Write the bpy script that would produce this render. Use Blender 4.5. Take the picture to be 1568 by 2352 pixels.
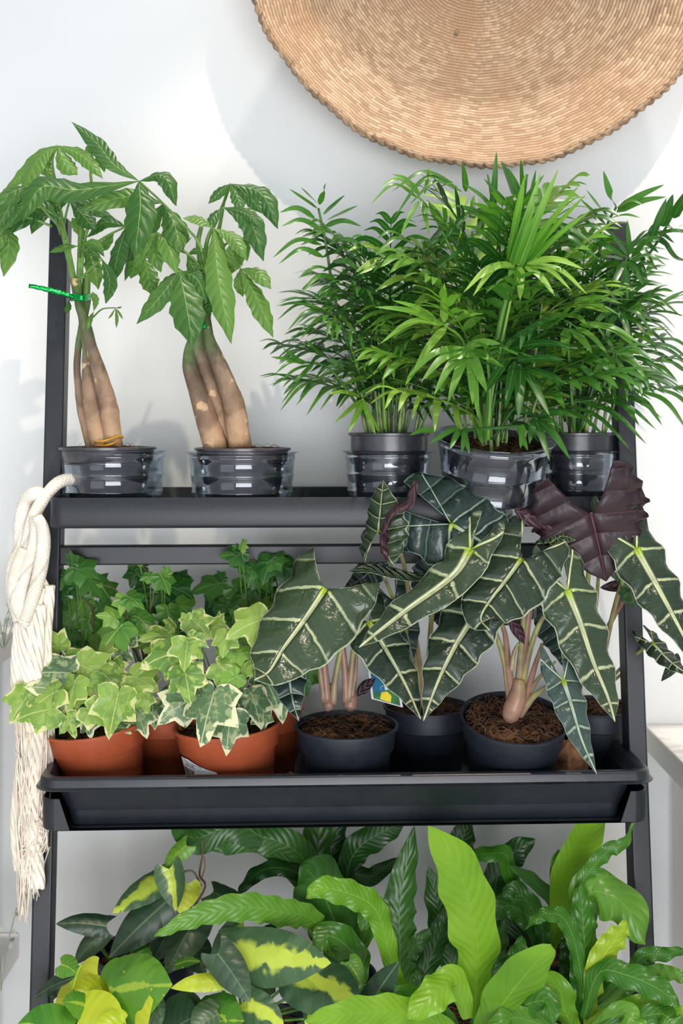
import bpy, math, random
from mathutils import Vector, Matrix, noise
R = random.Random(7)
PI = math.pi
sc = bpy.context.scene
for o in list(bpy.data.objects): bpy.data.objects.remove(o)
COL = sc.collection
FPX, CX, HY, CAMZ = 2750.0, 784.0, 970.0, 1.25

# ------------------------------------------------------------------ camera
cam = bpy.data.cameras.new('camera'); camo = bpy.data.objects.new('camera', cam); COL.objects.link(camo)
camo.location = (0, 0, CAMZ); camo.rotation_euler = (PI/2, 0, 0)
cam.sensor_width = 36; cam.lens = FPX/2352*36; cam.sensor_fit = 'AUTO'
cam.shift_y = -(1176-HY)/2352
cam.clip_start = .05
cam.dof.use_dof = True; cam.dof.focus_distance = 1.30; cam.dof.aperture_fstop = 5.0
sc.camera = camo
# ------------------------------------------------------------------ light and exposure
sc.view_settings.view_transform = 'Standard'; sc.view_settings.look = 'None'
sc.view_settings.gamma = 1; sc.view_settings.use_curve_mapping = False
sc.view_settings.exposure = 0.0
W = bpy.data.worlds.new('daylight'); sc.world = W; W.use_nodes = True
bg = W.node_tree.nodes['Background']; bg.inputs[0].default_value = (.90, .96, 1, 1); bg.inputs[1].default_value = .53
def light(name, kind, loc, target, energy, color, **kw):
    l = bpy.data.lights.new(name, kind); l.energy = energy; l.color = color
    for k, v in kw.items(): setattr(l, k, v)
    o = bpy.data.objects.new(name, l); COL.objects.link(o); o.location = loc
    o.rotation_euler = (Vector(target)-Vector(loc)).to_track_quat('-Z', 'Y').to_euler()
    return o
light('window_daylight', 'AREA', (-1.7, -1.5, 1.1), (0, 1.5, .8), 12, (.97, .98, 1), shape='RECTANGLE', size=1.8, size_y=2.0)
light('low_front_fill', 'AREA', (.4, -2.1, .75), (0, 1.6, .45), 82, (.98, .98, 1), shape='RECTANGLE', size=2.2, size_y=1.2)  # added fill lamp, low in front, brightens the wall behind the lower shelves
light('ceiling_spotlight', 'SPOT', (.42, 1.275, 3.75), (.24, 1.47, 1.2), 165, (1, .92, .82), spot_size=math.radians(48), spot_blend=.8, shadow_soft_size=.03)
light('track_spotlight', 'SPOT', (.62, .1, 3.0), (.15, 1.4, 1.1), 85, (1, .84, .66), spot_size=math.radians(40), spot_blend=.4, shadow_soft_size=.02)

# ------------------------------------------------------------------ helpers
def P(px, py, d): return Vector(((px-CX)/FPX*d, d, CAMZ-(py-HY)/FPX*d))
def S(r, g, b):
    f = lambda c: (c/255/12.92) if c/255 <= .04045 else ((c/255+.055)/1.055)**2.4
    return (f(r), f(g), f(b), 1)
def pts3(pts, d):
    """pixel triples (px,py[,d]) to world points; d is one depth or (start,end)"""
    n = len(pts); out = []
    for i, p in enumerate(pts):
        if len(p) == 3: dd = p[2]
        elif isinstance(d, tuple): dd = d[0]+(d[1]-d[0])*i/max(1, n-1)
        else: dd = d
        out.append(P(p[0], p[1], dd))
    return out
def cat(pts, n):
    p = [Vector(q) for q in pts]
    if len(p) == 2: return [p[0].lerp(p[1], i/n) for i in range(n+1)]
    p = [p[0]*2-p[1]] + p + [p[-1]*2-p[-2]]
    m = len(p)-3; out = []
    for i in range(n+1):
        t = i/n*m; k = min(int(t), m-1); t -= k
        a, b, c, d = p[k:k+4]
        out.append(.5*((2*b)+(c-a)*t+(2*a-5*b+4*c-d)*t*t+(3*b-a-3*c+d)*t**3))
    return out
class MB:
    def __init__(s): s.v = []; s.f = []; s.uv = []; s.uv2 = []; s.mi = []; s.cur = 0
    def add(s, co, uv=(0, 0), uv2=(0, 0)):
        s.v.append(Vector(co)); s.uv.append(uv); s.uv2.append(uv2); return len(s.v)-1
    def face(s, *ix): s.f.append(ix); s.mi.append(s.cur)
    def grid(s, rows, uvs=None, uv2=None, close=False):
        ids = []
        for i, r in enumerate(rows):
            ids.append([s.add(c, uvs[i][j] if uvs else (0, 0), uv2[i][j] if uv2 else (0, 0)) for j, c in enumerate(r)])
        n = len(rows[0])
        for i in range(len(rows)-1):
            for j in range(n if close else n-1):
                k = (j+1) % n
                s.face(ids[i][j], ids[i][k], ids[i+1][k], ids[i+1][j])
        return ids
    def box(s, x0, x1, y0, y1, z0, z1):
        b = len(s.v)
        for z in (z0, z1):
            for (x, y) in ((x0, y0), (x1, y0), (x1, y1), (x0, y1)): s.add((x, y, z))
        for q in ((3, 2, 1, 0), (4, 5, 6, 7), (0, 1, 5, 4), (1, 2, 6, 5), (2, 3, 7, 6), (3, 0, 4, 7)):
            s.face(*[b+i for i in q])
    def tube(s, pts, r, n=8, seg=None, caps=True, tw=0):
        C_ = cat(pts, seg or max(4, 4*(len(pts)-1)))
        m = len(C_)-1
        rr = r if isinstance(r, (list, tuple)) else [r, r]
        up = Vector((.13, -.9, .31)); rows = []; uvs = []
        prev = None
        for i, c in enumerate(C_):
            T = (C_[min(i+1, m)]-C_[max(i-1, 0)]).normalized()
            A = prev if prev else T.cross(up)
            A = (A - T*A.dot(T)).normalized(); prev = A
            B = T.cross(A)
            t = i/m*(len(rr)-1); k = min(int(t), len(rr)-2); q = rr[k]+(rr[k+1]-rr[k])*(t-k)
            rows.append([c+(A*math.cos(2*PI*j/n+tw*i)+B*math.sin(2*PI*j/n+tw*i))*q for j in range(n)])
            uvs.append([(j/n, i/m) for j in range(n)])
        ids = s.grid(rows, uvs, uvs, True)
        if caps:
            s.face(*ids[0][::-1]); s.face(*ids[-1])
    def lathe(s, prof, n=40, M=None, a0=0, a1=2*PI):
        full = abs(a1-a0-2*PI) < 1e-6; rows = []; uvs = []
        for i, (r, z) in enumerate(prof):
            row = []; u = []
            for j in range(n if full else n+1):
                a = a0+(a1-a0)*j/n
                v = Vector((r*math.cos(a), r*math.sin(a), z)); row.append(M @ v if M else v); u.append((j/n, i/len(prof)))
            rows.append(row); uvs.append(u)
        return s.grid(rows, uvs, uvs, full)
    def build(s, name, mats, parent=None, smooth=True, world=True):
        off = ORG.get(parent.name, Vector()) if (parent and world) else Vector()
        me = bpy.data.meshes.new(name)
        me.from_pydata([tuple(v-off) for v in s.v], [], s.f)
        u1 = me.uv_layers.new(name='UVMap'); u2 = me.uv_layers.new(name='E')
        li = [0]*len(me.loops); me.loops.foreach_get('vertex_index', li)
        a = []; b = []
        for i in li: a.extend(s.uv[i]); b.extend(s.uv2[i])
        u1.data.foreach_set('uv', a); u2.data.foreach_set('uv', b)
        for m in (mats if isinstance(mats, (list, tuple)) else [mats]): me.materials.append(m)
        me.polygons.foreach_set('material_index', s.mi)
        me.polygons.foreach_set('use_smooth', [smooth]*len(me.polygons))
        me.update()
        o = bpy.data.objects.new(name, me); COL.objects.link(o)
        if parent: o.parent = parent; ORG[o.name] = off
        return o
ORG = {}
def thing(name, label, category, loc=(0, 0, 0), group=None, rot=None):
    o = bpy.data.objects.new(name, None); COL.objects.link(o); o.location = loc
    o.empty_display_size = .02
    o['label'] = label; o['category'] = category
    if group: o['group'] = group
    if rot: o.rotation_euler = rot
    ORG[o.name] = Vector(loc)
    return o
def tag(o, label, category, group=None, kind=None):
    if label: o['label'] = label
    if category: o['category'] = category
    if group: o['group'] = group
    if kind: o['kind'] = kind
    return o
def bevel(o, w, seg=2, ang=.6):
    m = o.modifiers.new('bevel', 'BEVEL'); m.width = w; m.segments = seg; m.limit_method = 'ANGLE'; m.angle_limit = ang; return o

# ------------------------------------------------------------------ materials
class NT:
    def __init__(s, name):
        s.m = bpy.data.materials.new(name); s.m.use_nodes = True; s.t = s.m.node_tree; s.t.nodes.clear()
        s.out = s.t.nodes.new('ShaderNodeOutputMaterial')
    def n(s, kind, **kw):
        o = s.t.nodes.new(kind)
        for k, v in kw.items(): setattr(o, k, v)
        return o
    def l(s, a, b): s.t.links.new(a, b)
    def put(s, sock, v):
        if hasattr(v, 'is_output') or isinstance(v, bpy.types.NodeSocket): s.l(v, sock)
        else: sock.default_value = v
    def math(s, op, a, b=0.0, c=None, clamp=False):
        o = s.n('ShaderNodeMath', operation=op, use_clamp=clamp); s.put(o.inputs[0], a); s.put(o.inputs[1], b)
        if c is not None: s.put(o.inputs[2], c)
        return o.outputs[0]
    def ramp(s, v, a, b):          # smooth 0..1 between a and b
        o = s.n('ShaderNodeMapRange', interpolation_type='SMOOTHSTEP'); s.put(o.inputs[0], v)
        o.inputs[1].default_value = a; o.inputs[2].default_value = b; o.inputs[3].default_value = 0; o.inputs[4].default_value = 1
        return o.outputs[0]
    def mix(s, f, a, b):
        o = s.n('ShaderNodeMix', data_type='RGBA'); s.put(o.inputs[0], f); s.put(o.inputs[6], a); s.put(o.inputs[7], b)
        return o.outputs[2]
    def noise(s, scale, detail=3, vec=None, dist=0, out=0):
        o = s.n('ShaderNodeTexNoise'); o.inputs['Scale'].default_value = scale; o.inputs['Detail'].default_value = detail
        o.inputs['Distortion'].default_value = dist
        if vec: s.l(vec, o.inputs['Vector'])
        return o.outputs[out]
    def bump(s, h, strength, dist=.002):
        o = s.n('ShaderNodeBump'); o.inputs['Strength'].default_value = strength; o.inputs['Distance'].default_value = dist; s.l(h, o.inputs['Height'])
        return o.outputs[0]
    def obj(s): return s.n('ShaderNodeTexCoord').outputs['Object']
    def princ(s, col, rough=.5, metal=0, normal=None, spec=.5, **kw):
        p = s.n('ShaderNodeBsdfPrincipled'); s.put(p.inputs['Base Color'], col); s.put(p.inputs['Roughness'], rough)
        p.inputs['Metallic'].default_value = metal; p.inputs['Specular IOR Level'].default_value = spec
        if normal: s.l(normal, p.inputs['Normal'])
        for k, v in kw.items(): p.inputs[k.replace('_', ' ')].default_value = v
        return p.outputs[0]
    def end(s, sh): s.l(sh, s.out.inputs[0]); return s.m
def plain(name, col, rough=.5, metal=0, var=.12, ns=40, bump=.1, bscale=300, spec=.5, bd=.0005):
    t = NT(name); o = t.obj()
    d = tuple(c*(1-var) for c in col[:3])+(1,); e = tuple(min(1, c*(1+var)) for c in col[:3])+(1,)
    c = t.mix(t.ramp(t.noise(ns, 4, o), .35, .65), d, e)
    return t.end(t.princ(c, rough, metal, t.bump(t.noise(bscale, 3, o), bump, bd), spec))
def leafmat(name, c1, c2, vein, mw=.06, mnoise=0, period=.24, slope=.5, sw=.2, sstr=.6, edge=None, ea=.9, eb=.97, enoise=0,
            rough=.35, trans=.25, bump=.3, nscale=14, spec=.5, bd=.002, third=None, fine=0, taper=.7, qu=1, lobek=0, spot=None):
    t = NT(name); oc = t.obj()
    uv = t.n('ShaderNodeUVMap', uv_map='UVMap').outputs[0]; e2 = t.n('ShaderNodeUVMap', uv_map='E').outputs[0]
    s1 = t.n('ShaderNodeSeparateXYZ'); t.l(uv, s1.inputs[0]); s2 = t.n('ShaderNodeSeparateXYZ'); t.l(e2, s2.inputs[0])
    U = t.math('ABSOLUTE', s1.outputs[0]); V = s1.outputs[1]; e = s2.outputs[0]; s = s2.outputs[1]
    rnd = t.n('ShaderNodeObjectInfo').outputs['Random']
    nz = t.noise(nscale, 4, oc); nz2 = t.noise(nscale*4, 3, oc, .5)
    f = t.math('ADD', t.math('MULTIPLY', t.math('SUBTRACT', nz, .5), 1.6), rnd)
    col = t.mix(t.ramp(f, .1, .95), c1, c2)
    if third: col = t.mix(t.ramp(nz2, .52, .60), col, third)
    wob = t.math('MULTIPLY', t.math('SUBTRACT', nz2, .5), .05)
    w = t.math('MULTIPLY_ADD', V, -mw*taper, mw)
    if mnoise: w = t.math('ADD', w, t.math('MULTIPLY', t.math('SUBTRACT', nz2, .5), mnoise))
    q = t.math('DIVIDE', U, w)
    mid = t.math('SUBTRACT', 1.0, t.ramp(q, .55, 1.05))
    ss = t.math('DIVIDE', t.math('ADD', t.math('SUBTRACT', s, t.math('MULTIPLY', t.math('POWER', U, 1.15), slope)), wob), period)
    tri = t.math('MULTIPLY', t.math('ABSOLUTE', t.math('SUBTRACT', t.math('FRACT', ss), .5)), 2)
    side = t.math('MULTIPLY', t.ramp(tri, 1-sw, 1-sw*.35), sstr)
    side = t.math('MULTIPLY', side, t.math('SUBTRACT', 1.15, t.math('MULTIPLY', e, .55)), clamp=True)
    if lobek:
        neg = t.math('LESS_THAN', V, -.002)
        side = t.math('MULTIPLY', side, t.math('SUBTRACT', 1.0, t.math('MULTIPLY', neg, .6)))
        lv = t.math('DIVIDE', t.math('ABSOLUTE', t.math('SUBTRACT', U, t.math('MULTIPLY', t.math('ABSOLUTE', V), lobek))), .016)
        lv = t.math('MULTIPLY', t.math('SUBTRACT', 1.0, t.ramp(lv, .4, 1.0)), neg)
        mid = t.math('MAXIMUM', t.math('MULTIPLY', mid, t.math('SUBTRACT', 1.0, neg)), lv)
    vm = t.math('MAXIMUM', mid, side)
    if fine:
        fv = t.math('MULTIPLY', t.math('ABSOLUTE', t.math('SUBTRACT', t.math('FRACT', t.math('MULTIPLY', ss, 5)), .5)), 2)
        vm = t.math('MAXIMUM', vm, t.math('MULTIPLY', t.ramp(fv, .75, 1), fine))
    col = t.mix(vm, col, vein)
    if edge:
        ee = e
        if enoise: ee = t.math('ADD', e, t.math('MULTIPLY', t.math('SUBTRACT', t.noise(nscale*3, 2, oc), .5), enoise))
        col = t.mix(t.ramp(ee, ea, eb), col, edge)
    if spot:
        ds = t.math('SQRT', t.math('ADD', t.math('POWER', U, 2), t.math('POWER', V, 2)))
        col = t.mix(t.math('MULTIPLY', t.math('SUBTRACT', 1.0, t.ramp(ds, .02, .10)), vm), col, spot)
    h = t.math('ADD', t.math('MULTIPLY', t.math('SUBTRACT', 1.0, t.math('POWER', tri, 2)), qu), t.math('MULTIPLY', nz2, .5))
    h = t.math('SUBTRACT', h, t.math('MULTIPLY', mid, .8))
    nm = t.bump(h, bump, bd)
    p = t.princ(col, rough, 0, nm, spec)
    if trans:
        tr = t.n('ShaderNodeBsdfTranslucent'); 
        hs = t.n('ShaderNodeHueSaturation'); hs.inputs['Saturation'].default_value = 1.15; hs.inputs['Value'].default_value = 1.35; t.l(col, hs.inputs['Color'])
        t.l(hs.outputs[0], tr.inputs[0]); t.l(nm, tr.inputs['Normal'])
        mx = t.n('ShaderNodeMixShader'); mx.inputs[0].default_value = trans; t.l(p, mx.inputs[1]); t.l(tr.outputs[0], mx.inputs[2]); p = mx.outputs[0]
    return t.end(p)
def lengthmat(name, stops, rough=.5, bump=.4, ns=90, spots=None, spec=.4):
    t = NT(name); oc = t.obj()
    uv = t.n('ShaderNodeUVMap', uv_map='UVMap').outputs[0]; s1 = t.n('ShaderNodeSeparateXYZ'); t.l(uv, s1.inputs[0])
    r = t.n('ShaderNodeValToRGB'); el = r.color_ramp.elements
    while len(el) < len(stops): el.new(.5)
    for k, (p, c) in enumerate(stops): el[k].position = p; el[k].color = c
    v = t.math('ADD', s1.outputs[1], t.math('MULTIPLY', t.math('SUBTRACT', t.noise(30, 3, oc), .5), .12)); t.l(v, r.inputs[0])
    n = t.noise(ns, 4, oc)
    if spots is not None:
        dk = t.n('ShaderNodeMixRGB', blend_type='MULTIPLY'); t.l(t.ramp(t.noise(ns*.6, 5, oc, .8), .42, .62), dk.inputs[0]); t.l(r.outputs[0], dk.inputs[1]); dk.inputs[2].default_value = (.60, .58, .56, 1); r = dk
    c = t.mix(t.ramp(n, .3, .75), r.outputs[0], tuple(x*.62 for x in stops[0][1][:3])+(1,)) if spots is None else t.mix(t.ramp(n, .64, .68), r.outputs[0], spots)
    return t.end(t.princ(c, rough, 0, t.bump(t.noise(ns*2, 4, oc), bump, .0025), spec))

M = {}
M['wall'] = plain('white_painted_wall', (.80, .82, .83, 1), .45, var=.02, ns=3, bump=.05, bscale=60)
M['white'] = plain('white_laminate', (.82, .80, .77, 1), .4, var=.03, ns=5, bump=.03)
M['floor'] = plain('pale_concrete_floor', (.66, .63, .60, 1), .5, var=.08, ns=6)
M['metal'] = plain('black_powder_coated_steel', S(32, 36, 43), .42, 0, .10, 300, .08, 1200, .45)
M['plastic'] = plain('black_moulded_plastic', S(27, 32, 40), .33, 0, .12, 60, .12, 500, .5)
M['pot'] = plain('charcoal_nursery_pot', S(34, 40, 50), .5, 0, .12, 60, .12, 400, .45)
M['potgloss'] = plain('glossy_black_pot', S(60, 60, 66), .28, 0, .15, 120, .12, 250, .6)
M['terra'] = plain('terracotta_plastic', S(172, 84, 52), .5, 0, .06, 30, .1, 400, .35)
M['label'] = plain('white_paper_label', (.85, .85, .88, 1), .5, var=.01)
M['ink'] = plain('black_ink', (.03, .03, .035, 1), .5, var=.01)
M['foil'] = plain('green_foil_tie', S(0, 165, 70), .18, .7, .25, 200, .6, 120, .8, .003)
M['rubber'] = plain('yellow_rubber_band', S(200, 150, 50), .5)
M['screw'] = plain('zinc_screw', (.5, .5, .48, 1), .3, .9)
M['stem'] = plain('green_stem', S(95, 135, 60), .4, 0, .2, 60)
M['darkstem'] = plain('brown_green_stem', S(110, 85, 65), .5, 0, .3, 60)
M['palmstem'] = plain('palm_cane', S(120, 145, 80), .4, 0, .35, 60)
M['pinkpet'] = lengthmat('alocasia_petiole', [(0, S(160, 124, 108)), (.7, S(146, 112, 94)), (1, S(140, 130, 90))], .35, .1, 60)
M['greenpet'] = lengthmat('alocasia_green_petiole', [(0, S(158, 132, 112)), (.4, S(150, 150, 95)), (1, S(160, 190, 90))], .35, .1, 60)
M['trunk'] = lengthmat('braided_trunk_bark', [(0, S(198, 162, 126)), (.22, S(158, 130, 108)), (.48, S(134, 116, 98)), (.58, S(106, 120, 80)), (1, S(84, 120, 62))],   .6, 1.0, 42, spots=S(205, 172, 134))
def soilmat():
    t = NT('potting_soil'); o = t.obj(); n = t.noise(160, 6, o, .4); n2 = t.noise(45, 3, o)
    c = t.mix(t.ramp(n, .35, .62), S(30, 22, 17), S(96, 70, 52)); c = t.mix(t.ramp(n2, .56, .7), c, S(118, 88, 64))
    return t.end(t.princ(c, .95, 0, t.bump(n, 1, .006), .1))
M['soil'] = soilmat()
M['coir'] = plain('coir_fibre', S(122, 86, 60), .9, 0, .35, 100)
def clearmat():
    t = NT('clear_plastic'); g = t.n('ShaderNodeBsdfGlossy'); g.inputs['Roughness'].default_value = .08; g.inputs[0].default_value = (.9, .95, 1, 1)
    tr = t.n('ShaderNodeBsdfTransparent'); tr.inputs[0].default_value = (.95, .96, .97, 1)
    fr = t.n('ShaderNodeFresnel'); fr.inputs[0].default_value = 1.5
    f = t.math('MULTIPLY', fr.outputs[0], .55, clamp=True)
    f = t.math('ADD', f, .02)
    mx = t.n('ShaderNodeMixShader'); t.l(f, mx.inputs[0]); t.l(tr.outputs[0], mx.inputs[1]); t.l(g.outputs[0], mx.inputs[2])
    return t.end(mx.outputs[0])
M['clear'] = clearmat()
def ropemat(name, c1, c2, cross):
    t = NT(name); o = t.obj()
    uv = t.n('ShaderNodeUVMap', uv_map='UVMap').outputs[0]; s1 = t.n('ShaderNodeSeparateXYZ'); t.l(uv, s1.inputs[0])
    a = t.math('ADD', t.math('MULTIPLY', s1.outputs[0], 6), t.math('MULTIPLY', s1.outputs[1], cross))
    w = t.math('ABSOLUTE', t.math('SUBTRACT', t.math('FRACT', a), .5))
    b = t.math('ABSOLUTE', t.math('SUBTRACT', t.math('FRACT', t.math('SUBTRACT', t.math('MULTIPLY', s1.outputs[0], 6), t.math('MULTIPLY', s1.outputs[1], cross))), .5))
    h = t.math('MULTIPLY', w, b)
    c = t.mix(t.ramp(t.noise(120, 4, o), .3, .7), c1, c2)
    return t.end(t.princ(c, .9, 0, t.bump(t.math('ADD', h, t.math('MULTIPLY', t.noise(600, 2, o), .2)), .7, .004), .1))
M['rope'] = ropemat('cotton_rope', S(232, 224, 208), S(243, 238, 228), 45)
M['yarn'] = plain('frayed_cotton', S(246, 236, 222), .95, 0, .08, 40, .4, 700, .1)
def basketmat():
    t = NT('woven_seagrass'); oc = t.obj()
    uv = t.n('ShaderNodeUVMap', uv_map='UVMap').outputs[0]; s1 = t.n('ShaderNodeSeparateXYZ'); t.l(uv, s1.inputs[0])
    a = s1.outputs[0]; r = s1.outputs[1]           # turns, metres of radius
    r = t.math('ADD', r, t.math('MULTIPLY', t.math('SUBTRACT', t.noise(14, 3, oc), .5), .006))
    ring = t.math('DIVIDE', r, .0042)
    cnt = 120
    fl = t.math('FLOOR', ring)
    rw = t.n('ShaderNodeTexWhiteNoise', noise_dimensions='1D'); t.l(fl, rw.inputs['W']); sh = rw.outputs['Value']
    al = t.math('ADD', t.math('MULTIPLY', a, cnt), sh)
    st = t.math('FLOOR', al)
    cv = t.n('ShaderNodeCombineXYZ'); t.l(fl, cv.inputs[0]); t.l(st, cv.inputs[1])
    wn = t.n('ShaderNodeTexWhiteNoise', noise_dimensions='3D'); t.l(cv.outputs[0], wn.inputs[0])
    v = wn.outputs['Value']
    hx = t.math('SINE', t.math('MULTIPLY', t.math('FRACT', al), PI)); hy = t.math('SINE', t.math('MULTIPLY', t.math('FRACT', ring), PI))
    h = t.math('MULTIPLY', t.math('POWER', hy, .5), t.math('ADD', .62, t.math('MULTIPLY', t.math('POWER', hx, .5), .38)))
    st_ = t.n('ShaderNodeCombineXYZ'); t.l(t.math('MULTIPLY', a, 260), st_.inputs[0]); t.l(t.math('MULTIPLY', r, 1400), st_.inputs[1])
    sn = t.noise(1.0, 3, st_.outputs[0])
    c = t.mix(t.math('ADD', t.math('MULTIPLY', v, .55), t.math('MULTIPLY', sn, .55), clamp=True), S(146, 116, 90), S(220, 192, 162))
    c = t.mix(t.ramp(t.noise(9, 4, oc, .6), .4, .7), c, S(182, 148, 118))
    c = t.mix(t.ramp(h, .05, .6), S(122, 92, 66), c)
    return t.end(t.princ(c, .75, 0, t.bump(t.math('ADD', h, t.math('MULTIPLY', v, .3)), .8, .003), .2))
M['basket'] = basketmat()
M['braid'] = plain('seagrass_braid', S(150, 126, 102), .8, 0, .35, 80, .5, 200, .2, .002)
# leaves
G = dict
M['money'] = leafmat('money_tree_leaf', S(52, 98, 38), S(96, 138, 60), S(138, 172, 92), mw=.05, period=.19, slope=.22, sw=.10, sstr=.2, rough=.38, trans=.24, bump=.32, bd=.004)
M['palm'] = leafmat('parlor_palm_leaf', S(44, 96, 36), S(104, 154, 60), S(100, 150, 66), mw=.1, period=.9, slope=0, sw=.05, sstr=.1, rough=.33, trans=.22, bump=.2, nscale=9, qu=0)
M['palmd'] = leafmat('parlor_palm_leaf_dark', S(28, 72, 30), S(72, 126, 48), S(80, 130, 56), mw=.1, period=.9, slope=0, sw=.05, sstr=.1, rough=.33, trans=.22, bump=.2, nscale=9, qu=0)
M['palmy'] = leafmat('parlor_palm_new_leaf', S(90, 150, 48), S(150, 190, 80), S(160, 200, 90), mw=.1, period=.9, slope=0, sw=.05, sstr=.1, rough=.35, trans=.3, bump=.2, nscale=9, qu=0)
aloc = dict(lobek=.62, spot=S(176, 206, 72), mw=.036, period=.27, slope=.42, sw=.115, sstr=.85, ea=.95, eb=.985, rough=.26, trans=.06, bump=.9, nscale=14, bd=.006, taper=.75, fine=.02)
M['aloc'] = leafmat('alocasia_leaf', S(36, 52, 38), S(56, 74, 52), S(194, 204, 160), edge=S(190, 205, 170), **aloc)
M['alocb'] = leafmat('alocasia_leaf_blue', S(40, 58, 54), S(60, 80, 74), S(170, 190, 170), edge=S(150, 175, 160), **aloc)
M['purple'] = leafmat('alocasia_underside', S(42, 24, 33), S(68, 40, 50), S(112, 70, 86), lobek=.62, mw=.025, period=.33, slope=.3, sw=.05, sstr=.5, rough=.4, trans=.12, bump=.5, nscale=10, bd=.005, fine=.06)
M['alocback'] = leafmat('alocasia_green_underside', S(96, 125, 40), S(130, 160, 60), S(150, 175, 90), mw=.04, period=.2, slope=.4, sw=.1, sstr=.6, rough=.4, trans=.3, bump=.4)
ivk = dict(mw=.018, period=.2778, slope=0, sw=.06, sstr=.45, rough=.38, bump=.45, nscale=30, bd=.002, taper=0)
M['ivyv'] = leafmat('variegated_ivy_leaf', S(104, 146, 66), S(152, 184, 88), S(190, 206, 130), edge=S(212, 216, 150), ea=.90, eb=.99, enoise=1.1, trans=.28, third=S(146, 180, 84), **ivk)
M['ivyg'] = leafmat('grey_green_ivy_leaf', S(84, 116, 80), S(118, 146, 98), S(180, 195, 150), edge=S(220, 222, 182), ea=.84, eb=.92, enoise=.9, trans=.2, third=S(150, 168, 120), **ivk)
M['ivyl'] = leafmat('light_green_ivy_leaf', S(86, 142, 56), S(132, 176, 76), S(180, 205, 120), trans=.28, **ivk)
M['ivyd'] = leafmat('dark_green_ivy_leaf', S(40, 92, 36), S(76, 128, 56), S(110, 150, 80), trans=.22, **ivk)
fk = dict(mw=.05, period=.16, slope=.35, sw=.2, sstr=.10, rough=.30, bump=.16, nscale=9, bd=.004)
M['fernb'] = leafmat('bright_fern_frond', S(96, 150, 34), S(138, 186, 52), S(140, 180, 60), trans=.32, **fk)
M['fernm'] = leafmat('mid_green_fern_frond', S(60, 116, 34), S(98, 150, 50), S(120, 160, 70), trans=.28, **fk)
M['fernd'] = leafmat('dark_fern_frond', S(28, 68, 26), S(56, 104, 40), S(96, 130, 66), trans=.22, **fk)
M['ferny'] = leafmat('yellow_fern_frond', S(160, 190, 50), S(190, 210, 70), S(200, 215, 110), trans=.3, **fk)
hk = dict(period=.2, slope=.6, sw=.1, sstr=.05, rough=.36, bump=.15, nscale=14, bd=.002, taper=.6)
M['phs'] = leafmat('philodendron_striped_leaf', S(50, 84, 56), S(74, 106, 70), S(186, 206, 76), mw=.16, mnoise=.34, trans=.15, **hk)
M['phl'] = leafmat('philodendron_lime_leaf', S(178, 200, 44), S(204, 214, 64), S(190, 210, 70), mw=.02, trans=.3, **hk)
M['phg'] = leafmat('philodendron_green_leaf', S(60, 120, 40), S(110, 160, 52), S(150, 180, 60), mw=.05, mnoise=.2, trans=.22, **hk)
M['phd'] = leafmat('philodendron_dark_leaf', S(40, 66, 46), S(66, 92, 60), S(90, 115, 75), mw=.02, trans=.1, **hk)

# ------------------------------------------------------------------ leaf shapes
CAMV = Vector((0, 0, CAMZ))
def frame(pts, F, n=48, twist=0, camface=True):
    C_ = cat(pts, n)
    L = sum((C_[i+1]-C_[i]).length for i in range(n))
    fr = []
    for i in range(n+1):
        T = (C_[min(i+1, n)]-C_[max(i-1, 0)]).normalized()
        f = Vector(F)
        s = T.cross(f)
        if s.length < 1e-4: s = Vector((1, 0, 0))
        s.normalize(); N = s.cross(T)
        if N.dot(f) < 0: N = -N
        if twist:
            a = twist*i/n; s = (Matrix.Rotation(a, 3, T) @ s); N = (Matrix.Rotation(a, 3, T) @ N)
        fr.append((C_[i], s, N, T))
    def at(t):
        if t <= 0: c, s, N, T = fr[0]; return c+T*(t*L), s, N
        k = min(t, 1)*n; i = min(int(k), n-1); k -= i
        a, b = fr[i], fr[i+1]
        return a[0].lerp(b[0], k), a[1].lerp(b[1], k).normalized(), a[2].lerp(b[2], k).normalized()
    return at, L
PROF = {
 'ell': lambda t: max(0, math.sin(PI*min(1, t)**.85))**.85,
 'obov': lambda t: (math.sin(PI*t**1.15)**.9 if 0 < t < 1 else 0)*(1 if t < .8 else 1-.25*(t-.8)/.2),
 'palm': lambda t: (min(1, t*5+.25))*max(0, 1-t**2.4)**.8,
 'strap': lambda t: (.30+.70*min(1, t*2.2)**.8)*max(0.0, 1-max(0, (t-.62)/.38)**2.2)**.8,
 'oval': lambda t: (.25+.75*math.sin(min(1, t*1.25)*PI/2))*max(0.0, 1-max(0, (t-.55)/.45)**2)**.6,
}
def blade(mb, pts, width, prof='ell', F=(0, -1, .4), cup=.15, wave=0, wf=6, n=14, k=2, twist=0, ph=0, fold=0):
    """one leaf blade along world points; width = full width in metres"""
    at, L = frame(pts, F, max(12, n), twist); pf = PROF[prof]
    rows = []; u1 = []; u2 = []
    for i in range(n+1):
        t = i/n; c, s, N = at(t); h = width/2*max(pf(t), .02)
        r = []; a = []; b = []
        for j in range(-k, k+1):
            u = j/k
            w = wave*width*u*u*math.sin(2*PI*wf*t+ph+(1.7 if j > 0 else 0))*min(1, t*4+.1)
            sc_ = 1+(.10*math.sin(2*PI*wf*t+ph+(3 if j > 0 else 0)) if wave else 0)
            r.append(c+s*h*u*sc_+N*(-cup*h*u*u+fold*h*abs(u)+w)); a.append((u, t)); b.append((abs(u), t*L/width*.5))
        rows.append(r); u1.append(a); u2.append(b)
    mb.grid(rows, u1, u2)
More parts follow.
